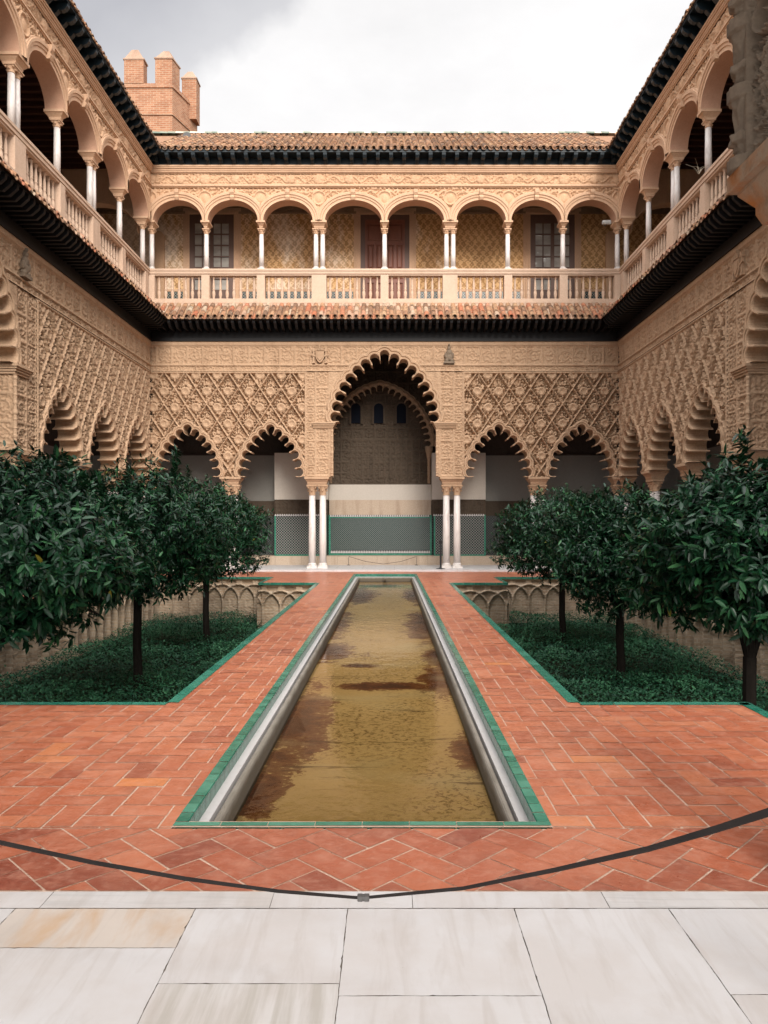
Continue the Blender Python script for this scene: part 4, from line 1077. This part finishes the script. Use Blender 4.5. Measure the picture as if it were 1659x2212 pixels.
m = MB(); m.quad((-150, -150, -1.6), (150, -150, -1.6), (150, 200, -1.6), (-150, 200, -1.6))
tag(m.build('ground', 'soil'), kind='structure')

# ------------------------------------------------------------------ pool
pool = empty('pool', "long narrow reflecting pool with green tiled rim running up the middle of the courtyard", 'pool', None, (0, 0, 0))
def ring_band(m, o, i, zo, zi, tint=.5):
    """four mitred strips between two rectangles inset by o and i from the pool's outer edge"""
    A = [(PX0 + o, PY0 + o), (PX1 - o, PY0 + o), (PX1 - o, PY1 - o), (PX0 + o, PY1 - o)]
    B = [(PX0 + i, PY0 + i), (PX1 - i, PY0 + i), (PX1 - i, PY1 - i), (PX0 + i, PY1 - i)]
    for k in range(4):
        a, b_, c_, e = A[k], A[(k + 1) % 4], B[(k + 1) % 4], B[k]
        m.add([(*a, zo), (*b_, zo), (*c_, zi), (*e, zi)], [(0, 1, 2, 3)], tint)
def tile_line(m, p, q, w, z, L, rg, drop=.085, gap=.004):
    """a line of glazed tiles from p to q, w wide to the left, with the glazed inner side below"""
    P, Q = np.array(p), np.array(q); d_ = Q - P; n = np.linalg.norm(d_); d_ /= n; nn = np.array((-d_[1], d_[0]))
    k = max(1, round(n / L)); st = n / k
    for i in range(k):
        a = P + d_ * (i * st + gap / 2); b_ = P + d_ * ((i + 1) * st - gap / 2); t = rg.uniform(.2, .85); zz = z + rg.uniform(-.001, .0015)
        c_, e = b_ + nn * (w - .004), a + nn * (w - .004)
        m.add([(*a, zz), (*b_, zz), (*c_, zz), (*e, zz)], [(0, 1, 2, 3)], t)
        c2, e2 = b_ + nn * w, a + nn * w
        m.add([(*e, zz), (*c_, zz), (*c2, zz - .005), (*e2, zz - .005), (*c2, zz - drop), (*e2, zz - drop)], [(0, 1, 2, 3), (3, 2, 4, 5)], t * .35)
RW = .066
m = MB()
cs = [(PX0, PY0), (PX1, PY0), (PX1, PY1), (PX0, PY1)]
tile_line(m, (PX0, PY0), (PX1, PY0), .05, .004, .235, rg)
tile_line(m, (PX1, PY0 + .05), (PX1, PY1), RW, .004, .12, rg); tile_line(m, (PX1, PY1), (PX0, PY1), RW, .004, .14, rg); tile_line(m, (PX0, PY1), (PX0, PY0 + .05), RW, .004, .12, rg)
m.build('tile_rim', 'green', pool)
m = MB(); ring_band(m, -.008, RW - .002, -.002, -.002); m.build('rim_mortar', 'mortar', pool)
m = MB(); ring_band(m, RW, RW + .052, -.078, -.080); ring_band(m, RW + .052, RW + .053, -.080, -.14); m.build('marble_strip', 'pale', pool)
m = MB(); ring_band(m, RW + .053, RW + .066, -.14, -.14)
pr = [(.066, -.14), (.067, -.096), (.073, -.087), (.092, -.086), (.102, -.094), (.108, -.108), (.110, -.13), (.113, -.20), (.118, -.34)]
for (o, z0), (i, z1) in zip(pr[:-1], pr[1:]): ring_band(m, RW + o, RW + i, z0, z1)
m.build('basin_wall', 'greystone', pool)
m = MB(); m.quad((PX0 + .15, PY0 + .15, -.235), (PX1 - .15, PY0 + .15, -.235), (PX1 - .15, PY1 - .15, -.235), (PX0 + .15, PY1 - .15, -.235)); m.build('pool_bed', 'bed', pool)
m = MB(); m.tube([(PCX, PY1 - .22, -.16), (PCX, PY1 - .30, -.13), (PCX, PY1 - .37, -.15)], [.03, .035, .03]); m.box(PCX - .07, PCX + .07, PY1 - .25, PY1 - .2, -.22, -.09); m.build('spout', 'greystone', pool)
m = MB(); e = .175; m.quad((PX0 + e, PY0 + e, -.205), (PX1 - e, PY0 + e, -.205), (PX1 - e, PY1 - e, -.205), (PX0 + e, PY1 - e, -.205)); tag(m.build('water', 'water'), kind='structure')

# ------------------------------------------------------------------ sunken gardens
def wall_h(X, Z):
    mm, zc, w = .46, -.66, .030
    k = np.round(X / mm); h = np.zeros_like(X)
    for dk in (-1, 0, 1):
        cx = (k + dk) * mm
        r = np.abs(np.hypot(X - cx, Z - zc) - mm); h = np.maximum(h, (1 - sstep(w * .7, w, r)) * (Z > zc))
        h = np.maximum(h, (1 - sstep(w * .7, w, np.abs(X - cx))) * (Z <= zc))
    hole = (np.abs((X / mm) % 1 - .5) < .30) & (np.abs(Z + .14) < .045)
    rough = .010 * np.sin(X * 31 + 3 * np.sin(Z * 17)) * np.sin(Z * 43 + 2 * np.sin(X * 13))
    return .11 * h - .08 * hole + rough + .04 * sstep(-.07, -.055, Z)
for s, nm in ((-1, 'left'), (1, 'right')):
    gw = empty('retaining_wall', f"sunken stone retaining wall with interlaced blind arches round the {nm} garden", 'garden wall', 'retaining walls of the sunken gardens', (PCX + s * GI, GN, 0))
    x_in = PCX + s * GI
    P = [(x_in, GN), (x_in, GF), (s * GK, GF), (s * GK, GF2), (s * GO, GF2), (s * GO, GN2), (s * GK, GN2), (s * GK, GN)]
    cp = MB(); edge = MB()
    for k in range(8):
        p, q = np.array(P[k]), np.array(P[(k + 1) % 8]); d_ = q - p; n = np.linalg.norm(d_); d_ = d_ / n
        out = np.array((d_[1], -d_[0])) * (1 if s < 0 else -1)      # away from the garden
        out = -out if np.dot(out, np.array((s * 4.2, 12)) - (p + q) / 2) > 0 and k not in (2, 6, 1, 7) else out
        if k in (1, 7): out = np.array((0, 1.0)) if k == 1 else np.array((0, -1.0))
        if k in (2, 6): out = np.array((-s * 1.0, 0))
        if k == 0: out = np.array((-s * 1.0, 0))
        if k == 3: out = np.array((0, 1.0))
        if k == 4: out = np.array((s * 1.0, 0))
        if k == 5: out = np.array((0, -1.0))
        o3 = np.array((gw.location.x, gw.location.y))
        relief('wall_face', 0, n, -1.35, -.03, .03 if k in (0, 5, 6, 7) else .02, wall_h, 'garden_wall', gw,
               place=lambda A, p=p, d_=d_, out=out, o3=o3: np.stack([p[0] + d_[0] * A[:, 0] + out[0] * (A[:, 1] + .075) - o3[0], p[1] + d_[1] * A[:, 0] + out[1] * (A[:, 1] + .075) - o3[1], A[:, 2]], 1))
        # green glazed coping along the edge
        w = .085; a, b_ = p - o3 - d_ * (w if k in (0, 3, 4, 5, 2, 6) and False else 0), q - o3
        L = .28; kk = max(1, round(n / L))
        for i in range(kk):
            u, v = a + d_ * (n * i / kk + .003), a + d_ * (n * (i + 1) / kk - .003); t = rg.uniform(.15, .75)
            u2, v2 = u + out * w, v + out * w; u0, v0 = u - out * .012, v - out * .012
            cp.add([(*u0, .004), (*v0, .004), (*v2, .004), (*u2, .004), (*u0, -.05), (*v0, -.05)], [(0, 1, 2, 3), (0, 1, 5, 4)], t)
    cp.build('tile_coping', 'green', gw)
    # soil and ground cover
    m = MB(); m.quad((s * 1.7, GN2, -1.28), (s * GO, GN2, -1.28), (s * GO, GF2, -1.28), (s * 1.7, GF2, -1.28)); tag(m.build(f'{"soil" if s < 0 else "soil"}', 'soil'), kind='structure')
    r2 = np.random.default_rng(40 + s); N = 95000
    X = r2.uniform(1.78, GO - .08, N) * s; Y = r2.uniform(GN2 + .1, GF2 - .1, N)
    ok = ~((np.abs(X) < GK + .05) & ((Y > GF - .08) | (Y < GN + .08))); X, Y = X[ok], Y[ok]; N = len(X)
    clump = np.sin(X * 2.3 + 1.2 * np.sin(Y * 1.1)) * np.sin(Y * 1.9 + 1.3 * np.sin(X * 1.7)) + .5 * np.sin(X * 6.1 + Y * 3) * np.sin(Y * 5.3 - X * 2)
    top = -1.00 + .09 * clump
    Zl = top - .22 * r2.random(N) ** 1.6 + (r2.random(N) < .02) * r2.random(N) * .18
    L = r2.uniform(.035, .075, N) ; W = L * r2.uniform(.35, .5, N)
    az = r2.uniform(0, 2 * np.pi, N); el = r2.uniform(-.3, .9, N); roll = r2.uniform(-.6, .6, N)
    d3 = np.stack([np.cos(az) * np.cos(el), np.sin(az) * np.cos(el), np.sin(el)], 1)
    sd = np.cross(d3, (0, 0, 1.0)); sd /= np.linalg.norm(sd, axis=1)[:, None]; up = np.cross(sd, d3); sd = sd * np.cos(roll)[:, None] + up * np.sin(roll)[:, None]
    B = np.stack([X, Y, Zl], 1)
    V = np.stack([B, B + d3 * (L * .45)[:, None] + sd * (W * .5)[:, None], B + d3 * L[:, None], B + d3 * (L * .45)[:, None] - sd * (W * .5)[:, None]], 1).reshape(-1, 3)
    tn = np.repeat(np.clip(r2.normal(.42, .27, N) + .25 * clump, 0, .96), 4)
    o = mesh('ground_cover', V, np.arange(4 * N).reshape(N, 4), 'herb', None, tn)
    tag(o, f"low dark green ground cover filling the {nm} sunken garden", 'ground cover', kind='stuff')

# ------------------------------------------------------------------ orange trees
def crown_mesh(name, parent, rx, rz, cz, seed, n_tw, leaf, lean=(0, 0), flat=.75, sprout=None):
    r = np.random.default_rng(seed)
    u = r.normal(size=(n_tw, 3)); u /= np.linalg.norm(u, axis=1)[:, None]
    u[:, 2] = np.where(u[:, 2] < 0, u[:, 2] * .95, u[:, 2])
    u = u[(u[:, 2] > -.25) | (r.random(n_tw) < .62)]; n_tw = len(u)
    rad = r.random(n_tw) ** .30
    ph = r.uniform(0, 6.28, 6)
    az = np.arctan2(u[:, 1], u[:, 0])
    lump = 1 + .09 * np.sin(3 * az + ph[0] + 2 * u[:, 2]) + .08 * np.sin(5 * az + ph[1] - 3 * u[:, 2]) + .06 * np.sin(7 * u[:, 2] + ph[2]) + r.normal(0, .035, n_tw)
    P = u * (rad * lump)[:, None] * np.array((rx, rx, rz)); P[:, 2] = np.where(P[:, 2] < 0, P[:, 2] * flat, P[:, 2])
    P += np.array((lean[0], lean[1], cz))
    if sprout:
        for (sx, sy, sz, n_) in sprout:
            k = np.linspace(0, 1, n_)[:, None]; q = np.array((sx, sy, sz)) + k * np.array((.03, 0, .38)) + r.normal(0, .015, (n_, 3)); P = np.vstack([P, q]); u = np.vstack([u, np.tile((0, 0, 1.0), (n_, 1))])
    n_tw = len(P); K = 9
    tw = u * .8 + r.normal(0, .45, (n_tw, 3)) + np.array((0, 0, .12)); tw /= np.linalg.norm(tw, axis=1)[:, None]
    B = np.repeat(P, K, 0); T = np.repeat(tw, K, 0); N = len(B)
    j = np.tile(np.arange(K) / K, n_tw)
    B = B + T * ((j - .5) * .16)[:, None]
    side = np.cross(T, r.normal(size=(N, 3))); side /= np.linalg.norm(side, axis=1)[:, None]
    d = T * .55 + side * .85 + np.array((0, 0, -.24)) + r.normal(0, .16, (N, 3)); d /= np.linalg.norm(d, axis=1)[:, None]
    L = leaf * r.uniform(.7, 1.35, N); W = L * r.uniform(.27, .36, N)
    upv = u.repeat(K, 0) * .6 + np.array((0, 0, 1.0)) + r.normal(0, .35, (N, 3))
    s = np.cross(d, upv); s /= np.linalg.norm(s, axis=1)[:, None]; nn = np.cross(s, d)
    c = lambda a: a[:, None]
    droop = nn * c(L * -.14)
    V = np.stack([B, B + d * c(L * .30) + s * c(W * .46) + nn * c(W * .14), B + d * c(L * .68) + s * c(W * .40) + nn * c(W * .10) + droop * .5,
                  B + d * c(L) + droop, B + d * c(L * .68) - s * c(W * .40) + nn * c(W * .10) + droop * .5, B + d * c(L * .30) - s * c(W * .46) + nn * c(W * .14),
                  B + d * c(L * .34), B + d * c(L * .68) + droop * .5], 1).reshape(-1, 3)
    i8 = np.arange(N)[:, None] * 8
    Fq = np.concatenate([i8 + np.array([[0, 6, 1, 1]])[:, [0, 1, 2, 2]]], 1)[:0]
    quads = np.concatenate([i8 + np.array([0, 1, 2, 7])[None], i8 + np.array([0, 7, 4, 5])[None], i8 + np.array([7, 2, 3, 4])[None]], 0)
    tn = np.clip(r.normal(.42, .22, N) + .10 * (np.repeat(rad if not sprout else np.concatenate([rad, np.ones(n_tw - len(rad))]), K) - .6), 0, .96)
    tn = np.where(r.random(N) < .0008, 1.0, tn)
    return mesh(name, V, quads, 'leaf', parent, np.repeat(tn, 8))

def orange_tree(x, y, rx, top, bottom, label, seed, leaf=.105, n_tw=1500, fork=.25, lean=(0, 0), trunk_r=.075, sprout=None):
    t = empty('orange_tree', label, 'tree', 'orange trees in the sunken gardens', (x, y, -1.28))
    r = random.Random(seed); m = MB()
    f = fork + 1.28
    m.tube([(0, 0, 0), (.01, .0, .35), (-.01, .01, .8), (.0, .02, f)], [trunk_r * 1.25, trunk_r, trunk_r * .92, trunk_r * .9], 9)
    for k in range(7):
        a = 2 * math.pi * k / 7 + r.uniform(-.3, .3); q = rx * r.uniform(.55, .8)
        p1 = (.10 * math.cos(a), .10 * math.sin(a), f + .30); p2 = (q * math.cos(a) * .42 + lean[0], q * math.sin(a) * .42 + lean[1], f + .75 + r.uniform(0, .3)); p3 = (q * math.cos(a) + lean[0], q * math.sin(a) + lean[1], f + r.uniform(.5, 1.4))
        m.tube([(0, .02, f - .05), p1, p2, p3], [trunk_r * .62, trunk_r * .45, trunk_r * .28, trunk_r * .12], 7)
    m.build('trunk', 'bark', t)
    zt, zb = top + 1.28, bottom + 1.28; flat = .78
    rz = (zt - zb) / (1 + flat); cz = zt - rz
    crown_mesh('crown', t, rx * .93, rz * .93, cz, seed, n_tw, leaf, lean, flat, sprout)
    return t
orange_tree(-3.95, 7.75, 1.70, 2.32, .26, "nearest orange tree in the left garden, its crown cut by the photo's left edge", 1, .105, 4500, fork=-.12, trunk_r=.07)
orange_tree(-3.92, 12.3, 1.60, 2.52, .18, "middle orange tree in the left garden, its dark trunk rising from the ground cover", 2, .098, 3000, fork=.3, sprout=[(.55, .2, 3.55, 14)])
orange_tree(-3.92, 16.9, 1.55, 2.50, .15, "farthest orange tree in the left garden, its crown reaching towards the marble columns", 3, .094, 3000, fork=.2, sprout=[(-.35, -.3, 3.6, 18)])
orange_tree(3.90, 7.85, 1.50, 2.22, .28, "nearest orange tree in the right garden, with a dark straight trunk and large glossy leaves", 4, .112, 3400, fork=.12, trunk_r=.075, lean=(.1, .1), sprout=[(.0, .2, 3.35, 12), (.35, -.1, 3.3, 12)])
orange_tree(4.15, 13.1, 1.28, 2.15, -.12, "middle orange tree in the right garden, its low crown touching its nearer neighbour", 5, .098, 2600, fork=-.1)
orange_tree(4.06, 17.1, 1.60, 2.42, .10, "farthest orange tree in the right garden, a round crown on a slim straight trunk", 6, .094, 3000, fork=.15)

# ------------------------------------------------------------------ brick tower beyond the left wing
TY = 34.0; k_ = TY / F
def tp(px, py): return (CAMX + (px - 842) * k_, CAMH + (1132 - py) * k_)
tw = empty('brick_tower', "crenellated brick tower rising behind the tiled roofs at upper left", 'tower', None, (tp(325, 0)[0], TY, 8))
ox, oz = tw.location.x, 8
xl, zt_ = tp(268, 180); xr = tp(372, 180)[0]
phi = R(17); dpt = 2.1; dxr, dyr = math.sin(phi) * dpt, math.cos(phi) * dpt
plan = lambda e: [(xl - e - ox, -e), (xr + e * .8 - ox, -e), (xr + dxr + e - ox, dyr + e * .5), (xl - e - ox, dyr + e)]
m = MB()
zs = [(0, 8 - oz), (0, tp(0, 249)[1] - oz), (.05, tp(0, 249)[1] - oz), (.05, tp(0, 246)[1] - oz), (0, tp(0, 246)[1] - oz), (0, tp(0, 190)[1] - oz), (.05, tp(0, 190)[1] - oz), (.05, tp(0, 186)[1] - oz), (.0, tp(0, 186)[1] - oz), (0, zt_ - oz)]
m.rings([[(*p, z) for p in plan(e)] for e, z in zs]); m.build('tower_wall', 'tower_brick', tw)
def merlon(x0, x1, d0, d1, zb, z1, zc, sk):
    me = bpy.data.objects.new('merlon', None); link(me, tw)
    a = MB(); f_ = lambda x, d_: (x - ox + sk * math.tan(phi) * d_, d_)
    q = [f_(x0, d0), f_(x1, d0), f_(x1, d1), f_(x0, d1)]
    a.rings([[(*p, z) for p in q] for z in (zb - oz, z1 - oz)]); a.build('merlon_body', 'tower_brick', me)
    c = MB(); cx = sum(p[0] for p in q) / 4; cy = sum(p[1] for p in q) / 4
    gr = lambda e: [(cx + (p[0] - cx) * e, cy + (p[1] - cy) * e) for p in q]
    c.rings([[(*p, z - oz) for p in gr(e)] for e, z in ((1.10, z1), (1.10, z1 + .06), (.95, z1 + .09), (.34, zc), (.26, zc + .02))]); c.build('merlon_cap', 'caprock', me)
merlon(xl, tp(310, 0)[0], 0, .5, zt_ - .02, tp(0, 129)[1], tp(0, 103)[1], 0)
merlon(tp(335, 0)[0], xr - .01, .01, .75, zt_ - .02, tp(0, 127)[1], tp(0, 103)[1], .6)
q_ = lambda px, py: (CAMX + (px - 842) * 35.6 / F, CAMH + (1132 - py) * 35.6 / F)
merlon(q_(396, 0)[0], q_(427, 0)[0], 1.35, 2.0, q_(0, 235)[1] - .6, q_(0, 177)[1], q_(0, 156)[1], 0)

# ------------------------------------------------------------------ belt barriers, stanchions, lamps
def back(px, py, Y): return np.array((CAMX + (px - 842) * Y / F, Y, CAMH - (py - 1132) * Y / F))
pts = [(-260, 1740, 2.92), (-120, 1785, 2.86), (0, 1820, 2.80), (200, 1863, 2.72), (400, 1898, 2.66), (600, 1925, 2.60), (770, 1939, 2.55), (800, 1938, 2.54), (1000, 1919, 2.48), (1200, 1879, 2.42), (1400, 1834, 2.35), (1550, 1790, 2.29), (1659, 1755, 2.24), (1780, 1705, 2.18), (1900, 1650, 2.12)]
wid = [.018, .018, .017, .015, .013, .010, .008, .008, .010, .014, .018, .022, .025, .026, .026]
til = [.35, .35, .35, .38, .42, .5, .55, .55, .45, .40, .42, .5, .55, .6, .6]   # how far the face stands up from level (radians)
P = [back(*p) for p in pts]
rope = empty('belt_barrier', "dark leather strap barrier with a metal clip, sagging across the front above the marble kerb", 'barrier', None, tuple(P[6]))
o3 = P[6]; rows = []
for p, w, t in zip(P, wid, til):
    wv = np.array((0, math.cos(t), math.sin(t))) * w / 2; nv = np.array((0, -math.sin(t), math.cos(t))) * .003
    rows.append([p - o3 - wv - nv, p - o3 + wv - nv, p - o3 + wv + nv, p - o3 - wv + nv])
m = MB(); m.rings(rows); m.build('strap', 'strap', rope)
m = MB(); c = (P[6] + P[7]) / 2 - o3
m.rings([[(c[0] + dx, c[1] + q[0], c[2] + q[1]) for q in ((-.010 * e, -.010 * e), (.011 * e, -.006 * e), (.011 * e, .008 * e), (-.010 * e, .007 * e))] for dx, e in ((-.020, .85), (-.017, 1), (-.004, 1), (-.003, .9), (.003, .9), (.004, 1), (.017, 1), (.020, .85))]); m.build('clip', 'steel', rope)
for p in (P[0], P[-1]):
    m = MB(); m.lathe([(.14, -p[2] - (0 if p[1] > 2.9 else 0)), (.14, -p[2] + .012), (.03, -p[2] + .03), (.022, -p[2] + .05), (.022, .04), (.03, .05), (.02, .08)], p[0] - o3[0], p[1] - o3[1], 12)
    z_shift = -o3[2] + p[2]; m.v = [(x, y, z + z_shift) for x, y, z in m.v]
    m.build('post', 'metal', rope)
# slack cord in front of the far dado
fr = empty('cord_barrier', "thin slack cord barrier in front of the far green tiled dado", 'barrier', None, (.4, 26.55, .06))
a = [back(753, 1202, 26.55), back(790, 1213, 26.55), back(828, 1218.5, 26.55), back(866, 1213, 26.55), back(900, 1202, 26.55)]
m = MB(); m.tube([p - np.array((.4, 26.55, .06)) for p in a], .007, 6); m.build('cord', 'strap', fr)
for p in (a[0], a[-1]):
    m = MB(); x = p[0] - .4; m.lathe([(.06, 0), (.06, .012), (.010, .02), (.007, .04), (.007, .26), (.010, .27), (.006, .28)], x, 0, 10); m.build('post', 'metal', fr)
st = empty('stanchion', "dark slim stanchion standing beside the marble column pair right of the pool", 'stanchion', None, (1.80, 24.32, .06))
m = MB(); m.lathe([(.15, 0), (.15, .015), (.05, .03), (.032, .06), (.032, .82), (.045, .83), (.045, .92), (.03, .93)], 0, 0, 12); m.build('post', 'metal', st)
m = MB(); m.box(-.05, .05, -.04, .04, .84, .90); m.build('belt_head', 'strap', st)

fl = empty('floodlight', "small white twin floodlight fixed at the upper gallery's right corner", 'floodlight', 'floodlights', (7.14, 24.43, 11.20))
for dx in (-.07, .07):
    m = MB(); m.rects([(dx - .06, dx + .06, -.06, .03, -.06), (dx - .065, dx + .065, -.07, .05, .0), (dx - .06, dx + .06, -.05, .05, .06)]); m.build('lamp_head', 'lamp_white', fl)
m = MB(); m.box(-.03, .03, .03, .19, -.04, .0); m.box(-.10, .10, .02, .05, -.02, .03); m.build('bracket', 'steel', fl)
rx_, rz_ = at(405, 297, 27.2)
fl = empty('floodlight', "round floodlight on the far roof just right of the brick tower", 'floodlight', 'floodlights', (rx_, 27.2, rz_ - .30))
m = MB(); m.tube([(0, .14, .30), (0, .06, .30), (0, -.05, .30), (0, -.10, .30)], [.07, .12, .15, .15], 12); m.build('lamp_head', 'steel', fl)
m = MB(); m.box(-.03, .03, .0, .05, -.20, .22); m.box(-.16, -.13, -.02, .02, .15, .35); m.box(.13, .16, -.02, .02, .15, .35); m.box(-.16, .16, -.02, .02, .13, .16); m.build('bracket', 'metal', fl)
tg = empty('dry_weed', "dry wispy weed growing on the right upper balustrade", 'plant', None, (7.5, 18.0, 9.79))
m = MB(); r_ = random.Random(8)
for k in range(9):
    a_ = r_.uniform(0, 6.28); l = r_.uniform(.25, .5); m.tube([(0, 0, 0), (.3 * l * math.cos(a_), .3 * l * math.sin(a_), .5 * l), (.8 * l * math.cos(a_), .8 * l * math.sin(a_), .75 * l)], [.006, .005, .003], 5)
m.build('stems', 'weed', tg)
